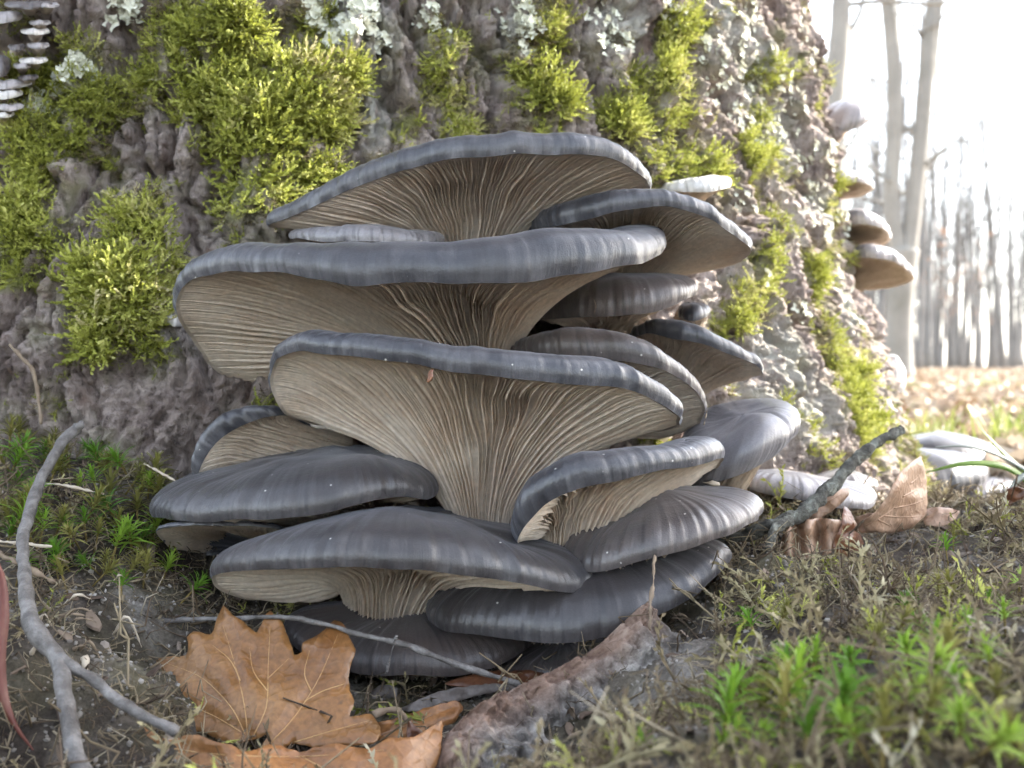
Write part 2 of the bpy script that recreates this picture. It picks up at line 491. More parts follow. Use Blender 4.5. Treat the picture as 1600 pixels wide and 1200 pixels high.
M['vein'] = mat_simple('leaf_vein', (0.38, 0.20, 0.08), (0.52, 0.33, 0.15), 60, 0.5)
M['vein_dark'] = mat_simple('leaf_vein_brown', (0.24, 0.13, 0.07), (0.34, 0.21, 0.13), 60, 0.5)

def mat_ground():
    k = NT('forest_floor')
    ob = k.coord('Object')
    sep = k.n('ShaderNodeSeparateXYZ'); k.l(ob, sep.inputs[0])
    n1 = k.noise(ob, 30, 5, 0.65, 0.4)
    near = k.ramp(n1, [(0.27, (0.026, 0.020, 0.016)), (0.42, (0.060, 0.048, 0.038)), (0.57, (0.135, 0.115, 0.095)), (0.72, (0.32, 0.295, 0.265))])
    fine = k.ramp(k.noise(ob, 700, 4, 0.7), [(0.25, 0.5), (0.65, 1.15)])
    near = k.mix(1.0, near, fine, 'MULTIPLY')
    olive = k.ramp(k.noise(ob, 17, 4, 0.6), [(0.48, 0.0), (0.68, 0.3)])
    near = k.mix(olive, near, (0.14, 0.13, 0.045))
    n3 = k.noise(ob, 6, 6, 0.7)
    far = k.ramp(n3, [(0.3, (0.16, 0.105, 0.065)), (0.5, (0.30, 0.225, 0.15)), (0.7, (0.42, 0.35, 0.25))])
    gr = k.ramp(k.noise(k.mapping(ob, (1, 0.5, 1)), 0.7, 3, 0.5), [(0.60, 0.0), (0.74, 0.5)])
    far = k.mix(gr, far, (0.24, 0.27, 0.08))
    f = k.ramp(k.math('MULTIPLY', sep.outputs[1], 0.5), [(0.42, 0.0), (0.62, 1.0)])
    k.base(k.mix(f, near, far), 0.95, 0.15)
    k.bump(k.noise(ob, 520, 5, 0.7), 0.9, 0.0022)
    return k.m
M['ground'] = mat_ground()

def mat_slab():
    k = NT('broken_bark')
    ob = k.coord('Object')
    e = k.attr('edge')
    n = k.noise(ob, 120, 5, 0.65, 0.4)
    brown = k.ramp(n, [(0.3, (0.10, 0.06, 0.045)), (0.52, (0.24, 0.16, 0.12)), (0.72, (0.38, 0.28, 0.22))])
    grey = k.ramp(n, [(0.32, (0.06, 0.053, 0.047)), (0.48, (0.19, 0.172, 0.155)), (0.66, (0.46, 0.43, 0.39))])
    k.base(k.mix(e, grey, brown), 0.95, 0.15)
    k.bump(k.noise(ob, 700, 4, 0.7), 0.9, 0.0018)
    return k.m
M['slab'] = mat_slab()

# ------------------------------------------------------------------ the ground
GP = [(60, 680, .50), (200, 718, .475), (100, 778, .435), (222, 858, .412), (60, 935, .37), (100, 1085, .342), (50, 1265, .31), (275, 958, .412),
      (250, 1085, .39), (400, 965, .44), (500, 1062, .42), (650, 1095, .42), (400, 1235, .36), (600, 1250, .35), (850, 1085, .42), (-150, 1000, .36), (-150, 700, .46),
      (1150, 870, .432), (1010, 1005, .41), (1100, 980, .37), (1250, 892, .455), (1350, 884, .45), (1440, 860, .48), (1400, 850, .55), (1550, 792, .60), (1580, 828, .45), (1300, 925, .38),
      (1100, 1185, .26), (1400, 1050, .28), (1600, 1000, .30), (1500, 1180, .22), (900, 1230, .33), (750, 1280, .32), (1500, 822, .75), (1620, 800, .86),
      (1700, 1000, .25), (1700, 800, .6), (1620, 715, 1.3), (1350, 822, .75), (1430, 830, .82), (1250, 815, .56), (1180, 800, .52)]
GPT = np.array([at(*g) for g in GP])
GPT = np.concatenate([GPT, [(x, y, 0.0) for x, y in ((0.6, 3), (1.5, 3), (-1.5, 2), (-1.2, .8), (1.4, 1.2), (0, 2.5), (-.6, -.2), (.6, -.2), (0, -.5), (0.05, .12))] * np.array((1, 1, 1)) + np.array((0, 0, 0.012))])

def ground_h(x, y, detail=True):
    x = np.asarray(x, float); y = np.asarray(y, float)
    sh = x.shape
    q = np.stack([x.ravel(), y.ravel()], -1)
    num = np.zeros(len(q)); den = np.zeros(len(q))
    for g in GPT:
        d2 = (q[:, 0] - g[0]) ** 2 + (q[:, 1] - g[1]) ** 2
        w = 1.0 / (d2 + 0.0006) ** 1.6
        num += w * g[2]; den += w
    h = num / den
    r = np.hypot(q[:, 0], q[:, 1])
    h = h * (1 - smooth(1.6, 4.0, r))
    if detail:
        p = np.stack([q[:, 0], q[:, 1], np.zeros(len(q))], -1)
        nr = 1 - smooth(1.0, 3.0, r)
        h = h + nr * (fbm(p, 24, 3, 5) * 0.011 - np.abs(noise(p, 55, 8)) * .006 + fbm(p, 130, 3, 9) * 0.0030) + (1 - nr) * fbm(p, 0.9, 3, 2) * 0.03 * smooth(2, 6, r)
    return h.reshape(sh)

def axis_samples(lo, hi, fine_lo, fine_hi, step, growth=1.12):
    a = list(np.arange(fine_lo, fine_hi, step))
    s = step; v = fine_lo
    left = []
    while v > lo:
        s *= growth; v -= s; left.append(v)
    s = step; v = fine_hi
    right = [v]
    while v < hi:
        s *= growth; v += s; right.append(v)
    return np.array(left[::-1] + a + right)
gx = axis_samples(-140, 140, -0.34, 0.46, 0.0026)
gy = axis_samples(-60, 160, 0.14, 0.85, 0.0026)
GX, GY = np.meshgrid(gx, gy, indexing='ij')
GZ = ground_h(GX, GY)
gm = np_mesh('ground', np.stack([GX, GY, GZ], -1).reshape(-1, 3), grid_faces(len(gx), len(gy)))
ground = mobj('ground', gm, M['ground'])
set_props(ground, 'brown forest floor with sandy soil and fallen leaves', None, None, 'structure')

# ------------------------------------------------------------------ the old trunk
TC = np.array((-0.17, 0.95))
_rz = np.array((-.10, 0.0, 0.04, .0866, .163, .25, .39, .60, 1.2, 6.0))
_rr = np.array((.56, .50, .478, .462, .4426, .418, .4045, .395, .38, .30))
def trunk_R(th, z):
    R = np.interp(z, _rz, _rr)
    fl = np.exp(-np.clip(z, 0, 9) / 0.10)
    # buttress on the left that runs towards the viewer
    a = np.angle(np.exp(1j * (th - math.radians(-118))))
    R = R + 0.05 * fl * np.exp(-(a / 0.30) ** 2)
    a = np.angle(np.exp(1j * (th - math.radians(-75))))
    R = R - 0.012 * np.exp(-(a / 0.18) ** 2) * np.exp(-np.clip(z, 0, 9) / 0.3)
    return R

def trunk_hit(px, py):
    dirv = np.array(((px - 800) / FPX, 1.0, (HZ - py) / FPX))
    d = 0.35
    while d < 1.1:
        p = np.array((0, 0, ZC)) + dirv * d
        v = p[:2] - TC
        if math.hypot(*v) < trunk_R(math.atan2(v[1], v[0]), p[2]): return p
        d += 0.003
    return np.array((0, 0, ZC)) + dirv * 0.87

MOSS = [(330, 130, 150, 110, 1), (470, 110, 90, 110, 1), (70, 230, 90, 80, 1), (30, 330, 60, 110, 1), (215, 350, 85, 90, 1), (185, 440, 85, 90, 1), (150, 520, 60, 50, .8),
        (420, 290, 100, 70, 1), (330, 50, 120, 60, 1), (490, 30, 60, 40, .8), (850, 120, 55, 80, 1), (725, 150, 60, 55, .8), (1090, 255, 90, 50, .75), (1180, 225, 60, 40, .7),
        (1195, 400, 40, 60, .6), (1310, 500, 36, 100, .62), (1345, 610, 50, 75, .75), (1035, 90, 40, 70, .9), (20, 430, 50, 60, .9), (235, 520, 30, 50, .8),
        (690, 90, 35, 50, .7), (1230, 330, 40, 50, .55), (1160, 480, 35, 60, .6), (975, 170, 45, 50, .8), (600, 200, 40, 30, .6), (420, 200, 110, 70, .9), (880, 40, 45, 40, .7),
        (540, 110, 40, 50, .8), (310, 210, 60, 40, .8), (120, 150, 70, 60, .8), (1050, 170, 40, 50, .8), (1280, 420, 35, 50, .6), (1370, 660, 40, 40, .9), (640, 190, 50, 40, .7),
        (130, 60, 50, 50, .7), (40, 100, 50, 60, .8)]
MB3 = []
for (px, py, rx, ry, w) in MOSS:
    h = trunk_hit(px, py); MB3.append((h, rx / FPX * h[1], ry / FPX * h[1], w))
BARE = [(235, 215, 45, 34), (105, 270, 38, 45), (128, 350, 34, 42), (85, 420, 34, 45), (60, 500, 60, 40), (300, 335, 34, 45), (600, 80, 40, 80), (650, 50, 24, 50), (592, 175, 26, 45), (770, 130, 20, 50),
        (930, 70, 32, 70), (1010, 50, 26, 50), (1110, 110, 50, 60), (560, 220, 50, 24), (270, 140, 26, 18), (45, 60, 40, 30), (150, 25, 40, 26), (680, 180, 16, 30), (480, 200, 20, 28), (1140, 330, 60, 40), (1130, 420, 40, 50),
        (1250, 420, 30, 60), (1200, 560, 70, 60), (120, 300, 50, 24), (200, 260, 24, 30), (355, 245, 26, 14)]
BA3 = [(trunk_hit(a, b), c / FPX * .58, d / FPX * .58) for a, b, c, d in BARE]
def moss_mask(P):
    m = np.zeros(len(P))
    n = fbm(P, 26, 4, 21) * 0.95 + fbm(P, 90, 3, 29) * 0.45 - .06
    for (c, rx, rz_, w) in MB3:
        d = np.sqrt(((P[:, 0] - c[0]) / rx) ** 2 + ((P[:, 1] - c[1]) / (rx * 1.4 + .02)) ** 2 + ((P[:, 2] - c[2]) / rz_) ** 2)
        m = np.maximum(m, w * (1.12 - .85 * d))
    for (c, rx, rz_) in BA3:
        d = np.sqrt(((P[:, 0] - c[0]) / rx) ** 2 + ((P[:, 1] - c[1]) / (rx * 1.4 + .02)) ** 2 + ((P[:, 2] - c[2]) / rz_) ** 2)
        m = m - 1.0 * np.clip(1.35 - d, 0, 1)
    return np.clip(m + n, 0, 1)

CRUST = [(1190, 110, 75, 110), (1120, 40, 50, 60), (1240, 200, 40, 80), (970, 40, 40, 50), (550, 30, 70, 50), (820, 40, 40, 40), (1300, 330, 40, 60), (590, 170, 30, 60), (1270, 640, 60, 70),
         (1230, 560, 60, 60), (90, 120, 50, 40), (1345, 480, 25, 90), (1200, 660, 50, 60)]
CR3 = [(trunk_hit(a, b), c / FPX * .7, d / FPX * .7) for a, b, c, d in CRUST]
def crust_mask(P):
    m = np.zeros(len(P))
    for (c, rx, rz_) in CR3:
        d = np.sqrt(((P[:, 0] - c[0]) / rx) ** 2 + ((P[:, 1] - c[1]) / (rx * 1.6 + .02)) ** 2 + ((P[:, 2] - c[2]) / rz_) ** 2)
        m = np.maximum(m, 1.2 - d)
    return np.clip(m, 0, 1)

def trunk_surface(th, z, detail=True):
    """World points and displacement info of the bark at angle th, height z (flat arrays)."""
    R = trunk_R(th, z)
    P0 = np.stack([TC[0] + R * np.cos(th), TC[1] + R * np.sin(th), z], -1)
    # bark plates: long furrows, warped
    wrp = np.stack([fbm(P0, 14, 2, 31), fbm(P0, 14, 2, 37), fbm(P0, 14, 2, 41)], -1) * 0.022
    Q = P0 + wrp
    lump = fbm(P0, 9, 3, 51) * 0.020
    rid = 1 - np.abs(noise(Q, (36, 36, 9), 61)) * 2.8            # sharp crests in the gaps
    rid2 = 1 - np.abs(noise(Q, (82, 82, 24), 67)) * 2.8
    fur = np.clip(rid, 0, 1) ** 4
    fur2 = np.clip(rid2, 0, 1) ** 3
    zl = smooth(0.05, 0.20, z)                                     # the foot is smoother, root-like
    disp = lump - fur * (0.005 + 0.012 * zl) - fur2 * (0.002 + 0.004 * zl)
    bil = 0.42 - np.abs(noise(Q, (62, 62, 30), 72)) * 1.6
    bil2 = 0.42 - np.abs(noise(Q, (135, 135, 75), 73)) * 1.6
    bil3 = 0.42 - np.abs(noise(P0, (290, 290, 190), 74)) * 1.6
    disp = disp - bil * (0.003 + 0.003 * zl) - bil2 * 0.0030 - bil3 * 0.0020
    disp = disp + fbm(Q, (120, 120, 70), 3, 71) * 0.0050 + fbm(P0, 330, 2, 77) * 0.0042
    e1, v1 = cells(Q, (44, 44, 15), 1)
    e2, v2 = cells(Q + wrp * .3, (120, 120, 62), 2)
    disp = disp + (v1 - .5) * .0065 * (.35 + .65 * zl) - (1 - smooth(0, .16, e1)) * .0075 * (.4 + .6 * zl) + (v2 - .5) * .0034 - (1 - smooth(0, .2, e2)) * .0022
    m = moss_mask(P0)
    mm = smooth(0.25, 0.8, m)
    disp = disp * (1 - 0.35 * mm) + mm * 0.002 + mm * fbm(P0, 60, 3, 83) * 0.008
    return P0 + np.stack([np.cos(th), np.sin(th), 0 * th], -1) * disp[:, None], m, P0

th = np.concatenate([np.radians(np.linspace(-180, -140, 40, endpoint=False)), np.radians(np.linspace(-140, -12, 800, endpoint=False)), np.radians(np.linspace(-12, 180, 80, endpoint=False))])
zz = np.concatenate([np.linspace(-0.06, 0.46, 520, endpoint=False), np.linspace(0.46, 0.7, 40)])
TH, ZZ = np.meshgrid(th, zz, indexing='ij')
TP, TM, TP0 = trunk_surface(TH.ravel(), ZZ.ravel())
tree_root = empty('old_tree', (TC[0], TC[1], 0))
set_props(tree_root, 'thick old furrowed tree trunk overgrown with green moss and pale lichen', 'tree')
trunk_origin = np.array((TC[0], TC[1], 0))
tm = np_mesh('trunk', TP - trunk_origin, grid_faces(len(th), len(zz), True), attrs={'moss': TM, 'crust': crust_mask(TP0)})
trunk = mobj('trunk', tm, M['bark'], tree_root)
# upper trunk and bare limbs, above the frame
mb = MB()
zu = np.array((0.69, 1.2, 2.2, 3.4, 4.6))
up = np.stack([np.zeros(5) + np.array((0, .0, .03, .05, .02)), np.array((0, 0, .02, .06, .1)), zu], -1)
mb.tube(up, np.interp(zu, _rz, _rr) * np.array((0.99, 1, 1, 1, .9)), 40, 0.0)
upper = mobj('upper_trunk', mb.mesh('upper_trunk'), M['bark'], tree_root)
for _me in (upper.data,):
    for nm in ('moss', 'crust'):
        _me.attributes.new(nm, 'FLOAT', 'POINT')

# ------------------------------------------------------------------ oyster mushrooms
def mushroom(name, rim, base, label, group=None, N=(0, 0, 1), hc=None, gills=60, gill_parts=False, stem_r=0.013, mat='cap', gmat='gill',
             nsamp=420, depth=0.0030, cshift=0.45, cat='mushroom', stem_back=None, fine=True, mid=(0.45, 0.55), wav=1.0, roll=1.25, stem=True, tmin=0.55):
    """rim: (px, py, distance, margin height in px) round the lower edge of the margin, from the left end along the front."""
    sd_ = sum(ord(c) for c in label) % 97
    R3 = np.array([[*at(a, b, c), t / FPX * c] for a, b, c, t in rim])
    S = closed_spline(R3, nsamp)
    P, T = S[:, :3], np.maximum(S[:, 3], tmin * S[:, 3].max())
    N = np.array(N, float); N /= np.linalg.norm(N)
    B = at(*base)
    cen = P.mean(0)
    C = cen * (1 - cshift) + cshift * (B + N * ((cen - B) @ N))
    tm_ = T.mean()
    hcm = tm_ * 1.05 if hc is None else hc / FPX * cen[1]
    C = C + N * hcm
    inn = C - P
    inn = inn - N[None] * (inn @ N)[:, None]
    L = np.linalg.norm(inn, axis=1)
    inn /= L[:, None] + 1e-9
    # slow waviness of the margin
    P = P + N[None] * (noise(P, 55, sd_) * 0.0016 * wav)[:, None]
    P = P - inn * (noise(P, 90, sd_ + 3) * 0.0014 * wav)[:, None]
    org = B.copy()
    # ---- top
    na, nb = 10, 22
    ang = np.linspace(0, math.pi / 2, na)
    rows, rimd = [], []
    rr = np.minimum(T * roll, L * 0.45)
    for k in range(na):
        d = rr * (1 - math.cos(ang[k])); q = math.sin(ang[k])
        v = d / (L + 1e-9)
        rows.append((v, q, np.sin(ang[k] * 2) * 0.27 * T)); rimd.append(T * ang[k] / 1.57 * 1.1)
    v0 = rr / (L + 1e-9)
    for k in range(1, nb + 1):
        f = (k / nb) ** 0.95
        v = v0 + (1 - v0) * f
        rows.append((v, 1.0, 0 * T)); rimd.append(T * 1.1 + (v - v0) * L)
    top = []
    for (v, q, bul) in rows:
        lin = P + (C - P) * v[:, None]
        rise = T * q * (1 - v ** 1.6)
        top.append(lin + N[None] * rise[:, None] - inn * bul[:, None])
    top = np.stack(top, 1)                        # (nsamp, rows, 3)
    nr = top.shape[1]
    tv = top.reshape(-1, 3)
    rd = np.stack(rimd, 1).reshape(-1)
    per = np.concatenate([[0], np.cumsum(np.linalg.norm(np.diff(P, axis=0), axis=1))])
    uu = np.repeat(per, nr)
    fade = np.repeat(np.ones(nsamp), nr) * np.tile(np.r_[0, np.ones(nr - 1)], nsamp)
    edge = np.exp(-(rd / 0.010) ** 2)
    # radial wrinkles at the margin plus slow swells on the top
    cs = np.stack([uu * 1.0, rd * 0.12, np.full(len(uu), sd_ * 1.0)], -1)
    wr = noise(cs, (420, 330, 1), 5) * 0.0009 + noise(cs, (150, 160, 1), 6) * 0.0014
    sw = fbm(tv, 38, 2, sd_) * 0.0022 * smooth(0.004, 0.02, rd)
    # keep the wrinkle seamless
    tN = np.cross(np.roll(top, -1, 0) - np.roll(top, 1, 0), np.gradient(top, axis=1))
    tN = tN.reshape(-1, 3); tN /= np.linalg.norm(tN, axis=1)[:, None] + 1e-12
    if (tN.reshape(nsamp, nr, 3)[:, -6].mean(0) @ N) < 0: tN = -tN
    tv = tv + tN * ((wr * edge * fade) + sw * fade)[:, None]
    # ---- underside
    nw = 44
    axis = C - B
    al = np.linalg.norm(axis); axis = axis / al
    rad = P - B; rad = rad - axis[None] * (rad @ axis)[:, None]
    rad /= np.linalg.norm(rad, axis=1)[:, None] + 1e-9
    ring = B + rad * stem_r
    p0 = P + inn * 0.0009 + N * 0.0004
    Lc = np.linalg.norm(ring - P, axis=1)
    p1 = P + inn * (L * mid[0])[:, None] + N[None] * (T * 0.10)[:, None]
    p2 = ring + axis[None] * (al * mid[1])
    w = np.linspace(0, 1, nw)
    b0, b1, b2, b3 = (1 - w) ** 3, 3 * w * (1 - w) ** 2, 3 * w ** 2 * (1 - w), w ** 3
    U = p0[:, None] * b0[None, :, None] + p1[:, None] * b1[None, :, None] + p2[:, None] * b2[None, :, None] + ring[:, None] * b3[None, :, None]
    UN = np.cross(np.roll(U, -1, 0) - np.roll(U, 1, 0), np.gradient(U, axis=1))
    UN /= np.linalg.norm(UN, axis=2)[:, :, None] + 1e-12
    # must point away from the flesh: down / outward
    sgn = ((UN * N[None, None]).sum(2).mean())
    if sgn > 0: UN = -UN
    # ---- thing
    thing = empty(name, org)
    set_props(thing, label, cat, group)
    V = np.concatenate([tv, P])                    # P closes the lip
    F = grid_faces(nsamp, nr, True)
    lipA = np.arange(nsamp)
    uvs = np.stack([uu, rd], -1)
    cap_me = np_mesh('cap', tv - org, F, uvs, {'rim': rd})
    mobj('cap', cap_me, M[mat], thing)
    # underside flesh between the gills, starting at the lip
    Uv = np.concatenate([P[:, None], U], 1)
    und = np_mesh('underside', Uv.reshape(-1, 3) - org, grid_faces(nsamp, nw + 1, True))
    mobj('underside', und, M[gmat], thing)
    # ---- gills
    if gills:
        rs = np.random.default_rng(sd_)
        ns = 34
        def blade(t0, wend, dd, th_):
            ww = np.linspace(0.004, wend, ns)
            wob = (noise(np.stack([np.full(ns, t0 * 37.0), ww * 4.5, np.full(ns, sd_ * 1.0)], -1), 1.0, 8) * 0.9 +
                   noise(np.stack([np.full(ns, t0 * 6.0), ww * 3.0, np.full(ns, sd_ * 1.0)], -1), 1.0, 9) * 1.4) * (1.0 / gills) * 0.8
            wob = wob * np.clip(ww * 4, 0, 1)
            t = (t0 + wob) % 1.0
            ft = t * nsamp; i0 = np.floor(ft).astype(int) % nsamp; i1 = (i0 + 1) % nsamp; ff = (ft - np.floor(ft))[:, None]
            fw = ww * (nw - 1); j0 = np.clip(np.floor(fw).astype(int), 0, nw - 2); gw = (fw - j0)[:, None]
            def smp(A): return (A[i0, j0] * (1 - gw) + A[i0, j0 + 1] * gw) * (1 - ff) + (A[i1, j0] * (1 - gw) + A[i1, j0 + 1] * gw) * ff
            c = smp(U); n_ = smp(UN); n_ /= np.linalg.norm(n_, axis=1)[:, None] + 1e-12
            tg = np.gradient(c, axis=0); tg /= np.linalg.norm(tg, axis=1)[:, None] + 1e-12
            side = np.cross(tg, n_)
            prof = dd * np.clip(ww * 5.5, 0.10, 1) * (1 - 0.35 * ww)
            prof = prof * np.clip((wend - ww) / 0.07 + (0.35 if wend > .97 else 0.05), 0.0, 1)
            lean = (noise(np.stack([np.full(ns, t0 * 91.0), ww * 5, np.full(ns, 3.0)], -1), 1.0, 12) * 0.35)[:, None]
            e = c + (n_ + side * lean) * prof[:, None]
            m_ = c + (n_ + side * lean * .5) * (prof * 0.55)[:, None]
            v = np.stack([c - side * th_ - n_ * 0.0003, m_ - side * th_ * 0.62, e - side * th_ * 0.30, e + side * th_ * 0.30, m_ + side * th_ * 0.62, c + side * th_ - n_ * 0.0003], 1).reshape(-1, 3)
            k = np.arange(ns - 1)[:, None] * 6; j = np.arange(5)[None]
            f = np.stack([k + j, k + 6 + j, k + 7 + j, k + j + 1], -1).reshape(-1, 4)
            return v, f
        perim = per[-1]
        stem_sp = 2 * math.pi * stem_r / gills
        mbf = MB()
        for i in range(gills):
            t0 = (i + rs.uniform(-.2, .2)) / gills
            v, f = blade(t0, 1.0, depth * rs.uniform(.8, 1.15), stem_sp * 0.20)
            if gill_parts:
                mobj('gill', np_mesh('gill', v - org, f), M[gmat], thing)
            else: mbf.add(v, f)
        tiers = [(1, 0.50, 0.55, 0.75)]
        if fine: tiers += [(2, 0.25, 0.30, 0.5), (2, 0.75, 0.30, 0.5)]
        if fine and perim / gills > 0.006: tiers += [(3, .125, .16, .3), (3, .375, .16, .3), (3, .625, .16, .3), (3, .875, .16, .3)]
        for (lv, off, w0, w1) in tiers:
            for i in range(gills):
                v, f = blade((i + off + rs.uniform(-.08, .08)) / gills, rs.uniform(w0, w1), depth * (0.85 - 0.12 * lv), stem_sp * 0.20)
                mbf.add(v, f)
        g = mobj('fine_gills', mbf.mesh('fine_gills', org), M[gmat], thing)
        g['kind'] = 'stuff'
    # ---- stem running back to the bark
    if stem:
        if stem_back is None:
            e = B + np.array((TC[0] - B[0], TC[1] - B[1], 0)) * 0.16 + np.array((0, 0, -0.018))
        else: e = at(*stem_back)
        pts = open_spline([B + axis * stem_r * 0.55, B - axis * stem_r * 0.5 + (e - B) * 0.25, e], 12)
        v, f, c = tube_data(pts, np.linspace(stem_r * 0.97, stem_r * 0.85, 12), 20, 0.0008, sd_)
        mobj('stem', np_mesh('stem', v - org, [f, c]), M['stem'], thing)
    return thing

CL = None
mushroom('oyster_mushroom', [(420, 352, .50, 22), (470, 332, .485, 34), (560, 291, .470, 44), (660, 259, .458, 48), (760, 244, .452, 48), (860, 240, .452, 46), (940, 246, .458, 44),
    (990, 263, .470, 38), (1013, 287, .487, 26), (1000, 312, .525, 20), (880, 340, .56, 20), (720, 356, .565, 20), (540, 366, .54, 18)], (735, 392, .525),
    'topmost wide slate-grey oyster mushroom of the cluster, its cream gills seen from below', 'oyster mushrooms of the main cluster', hc=24, gills=84, gill_parts=True, stem_r=.018, mid=(.42, .30), N=(0, .10, 1), depth=.0026)
mushroom('oyster_mushroom', [(870, 352, .485, 44), (925, 341, .473, 48), (975, 327, .467, 42), (1030, 323, .465, 36), (1095, 336, .470, 34), (1145, 365, .482, 32), (1172, 390, .503, 18),
    (1150, 412, .535, 8), (1085, 426, .56, 8), (960, 430, .57, 14), (850, 400, .55, 26), (830, 368, .51, 36)], (940, 480, .555),
    'slate-grey oyster mushroom right below the topmost cap, its flat pale underside tilted sideways', 'oyster mushrooms of the main cluster', hc=26, gills=70, stem_r=.016, N=(-.1, 0, 1), mid=(.6, .4), depth=.0016)
mushroom('oyster_mushroom', [(276, 470, .452, 16), (292, 442, .443, 40), (335, 428, .432, 50), (420, 425, .420, 52), (500, 436, .414, 66), (560, 446, .410, 76), (640, 441, .409, 74), (720, 442, .409, 74), (800, 441, .410, 86),
    (880, 433, .415, 88), (960, 420, .425, 74), (1010, 408, .438, 56), (1034, 396, .456, 44), (1015, 384, .50, 14), (880, 415, .545, 20), (700, 455, .555, 24), (520, 545, .545, 20), (400, 602, .52, 8), (340, 581, .50, 6),
    (300, 532, .478, 7), (280, 497, .461, 8)], (742, 590, .505),
    'largest slate-grey oyster mushroom, a long wavy cap whose left side droops low', 'oyster mushrooms of the main cluster', hc=26, gills=88, gill_parts=True, stem_r=.018, nsamp=520, mid=(.42, .32), depth=.0026, N=(-.04, .06, 1))
mushroom('oyster_mushroom', [(424, 603, .443, 14), (428, 566, .432, 34), (452, 550, .421, 44), (520, 552, .407, 48), (600, 562, .400, 52), (680, 575, .396, 55), (760, 585, .395, 58), (840, 594, .396, 58), (920, 602, .400, 57),
    (1000, 613, .406, 52), (1048, 637, .416, 44), (1063, 657, .431, 34), (1045, 671, .462, 10), (960, 674, .50, 14), (850, 690, .525, 20), (740, 700, .53, 20), (610, 690, .52, 16), (510, 667, .482, 8),
    (462, 655, .462, 7), (436, 635, .450, 8)], (754, 842, .452),
    'front slate-grey oyster mushroom with a long fan of cream gills running down to its stem', 'oyster mushrooms of the main cluster', hc=22, gills=76, gill_parts=True, stem_r=.0085, nsamp=520, mid=(.40, .34), depth=.0029, N=(0, .05, 1), stem_back=(760, 880, .52))
mushroom('oyster_mushroom', [(800, 560, .49, 40), (860, 562, .465, 60), (930, 563, .455, 66), (1000, 568, .450, 58), (1050, 584, .455, 42), (1088, 615, .468, 26), (1102, 642, .483, 12), (1085, 668, .505, 6), (1040, 674, .525, 8),
    (920, 650, .55, 20), (820, 600, .54, 30)], (880, 720, .52),
    'brownish oyster mushroom whose rim shows just behind the right end of the front cap', 'oyster mushrooms of the main cluster', hc=46, gills=60, stem_r=.016, mat='cap_brown', N=(-.15, 0, 1), mid=(.5, .5))
mushroom('oyster_mushroom', [(1010, 522, .505, 30), (1060, 530, .490, 40), (1110, 543, .487, 34), (1155, 560, .492, 26), (1192, 580, .505, 10), (1175, 590, .53, 5), (1118, 604, .56, 5), (1050, 612, .58, 10), (985, 575, .57, 20),
    (985, 535, .53, 26)], (1030, 650, .56),
    'slate-grey oyster mushroom jutting right with its narrow underside visible, beside the mossy bark', 'oyster mushrooms of the main cluster', hc=20, gills=54, stem_r=.014, N=(-.12, 0, 1), depth=.0014)
mushroom('oyster_mushroom', [(835, 497, .50, 20), (880, 496, .485, 36), (940, 496, .474, 48), (1000, 492, .471, 52), (1050, 478, .476, 44), (1080, 463, .488, 22), (1078, 458, .515, 14), (1000, 455, .55, 20), (880, 470, .55, 22)], (930, 540, .54),
    'brown-grey oyster mushroom tucked under the right end of the largest cap', 'oyster mushrooms of the main cluster', hc=46, gills=48, stem_r=.013, mat='cap_brown')
mushroom('oyster_mushroom', [(1066, 497, .512, 16), (1085, 500, .507, 22), (1102, 494, .512, 14), (1100, 488, .53, 12), (1070, 490, .535, 14)], (1075, 515, .535),
    'tiny grey oyster mushroom peeping out beside the dark hole in the bark', 'oyster mushrooms of the main cluster', hc=20, gills=24, stem_r=.005, fine=False, nsamp=90)
mushroom('oyster_mushroom', [(455, 372, .50, 10), (500, 376, .475, 22), (570, 378, .466, 24), (640, 380, .468, 20), (690, 378, .49, 14), (660, 380, .53, 12), (540, 382, .54, 12)], (610, 420, .53),
    'thin pale lilac oyster mushroom squeezed between the topmost and the largest cap', 'oyster mushrooms of the main cluster', hc=22, gills=40, stem_r=.010, mat='cap_pale', fine=False)
mushroom('oyster_mushroom', [(237, 806, .437, 18), (262, 812, .424, 34), (310, 815, .414, 44), (380, 812, .405, 52), (450, 808, .400, 58), (512, 800, .400, 58), (560, 786, .404, 56), (620, 776, .414, 50), (668, 784, .428, 28), (682, 772, .445, 16),
    (660, 745, .49, 14), (540, 735, .52, 18), (400, 750, .52, 18), (285, 778, .475, 16)], (600, 830, .49),
    'broad smooth slate-grey oyster mushroom reaching left over the green star moss', 'oyster mushrooms of the main cluster', hc=70, gills=64, stem_r=.018, roll=1.9, cshift=.3, tmin=.72, mat='cap_umber')
mushroom('oyster_mushroom', [(248, 826, .425, 6), (300, 820, .420, 10), (370, 822, .42, 10), (440, 828, .425, 8), (455, 842, .45, 8), (400, 858, .458, 7), (345, 870, .462, 6), (292, 868, .458, 6), (256, 846, .440, 5)], (440, 870, .505),
    'small dim grey oyster mushroom showing its underside below the broad left cap', 'oyster mushrooms of the main cluster', N=(-.15, .35, 1), hc=8, gills=60, stem_r=.012, depth=.001, fine=False)
mushroom('oyster_mushroom', [(432, 648, .452, 34), (398, 655, .450, 46), (355, 678, .450, 50), (325, 708, .451, 44), (312, 738, .453, 34), (318, 770, .462, 18), (370, 800, .475, 10), (440, 800, .485, 12), (490, 745, .49, 14), (490, 680, .485, 16), (462, 654, .468, 22)],
    (520, 705, .50), 'upturned grey oyster mushroom with thin wavy gills, standing behind the broad left cap', 'oyster mushrooms of the main cluster', N=(-.62, -.10, .72), hc=30, gills=44, stem_r=.014, depth=.0022, cshift=.35)
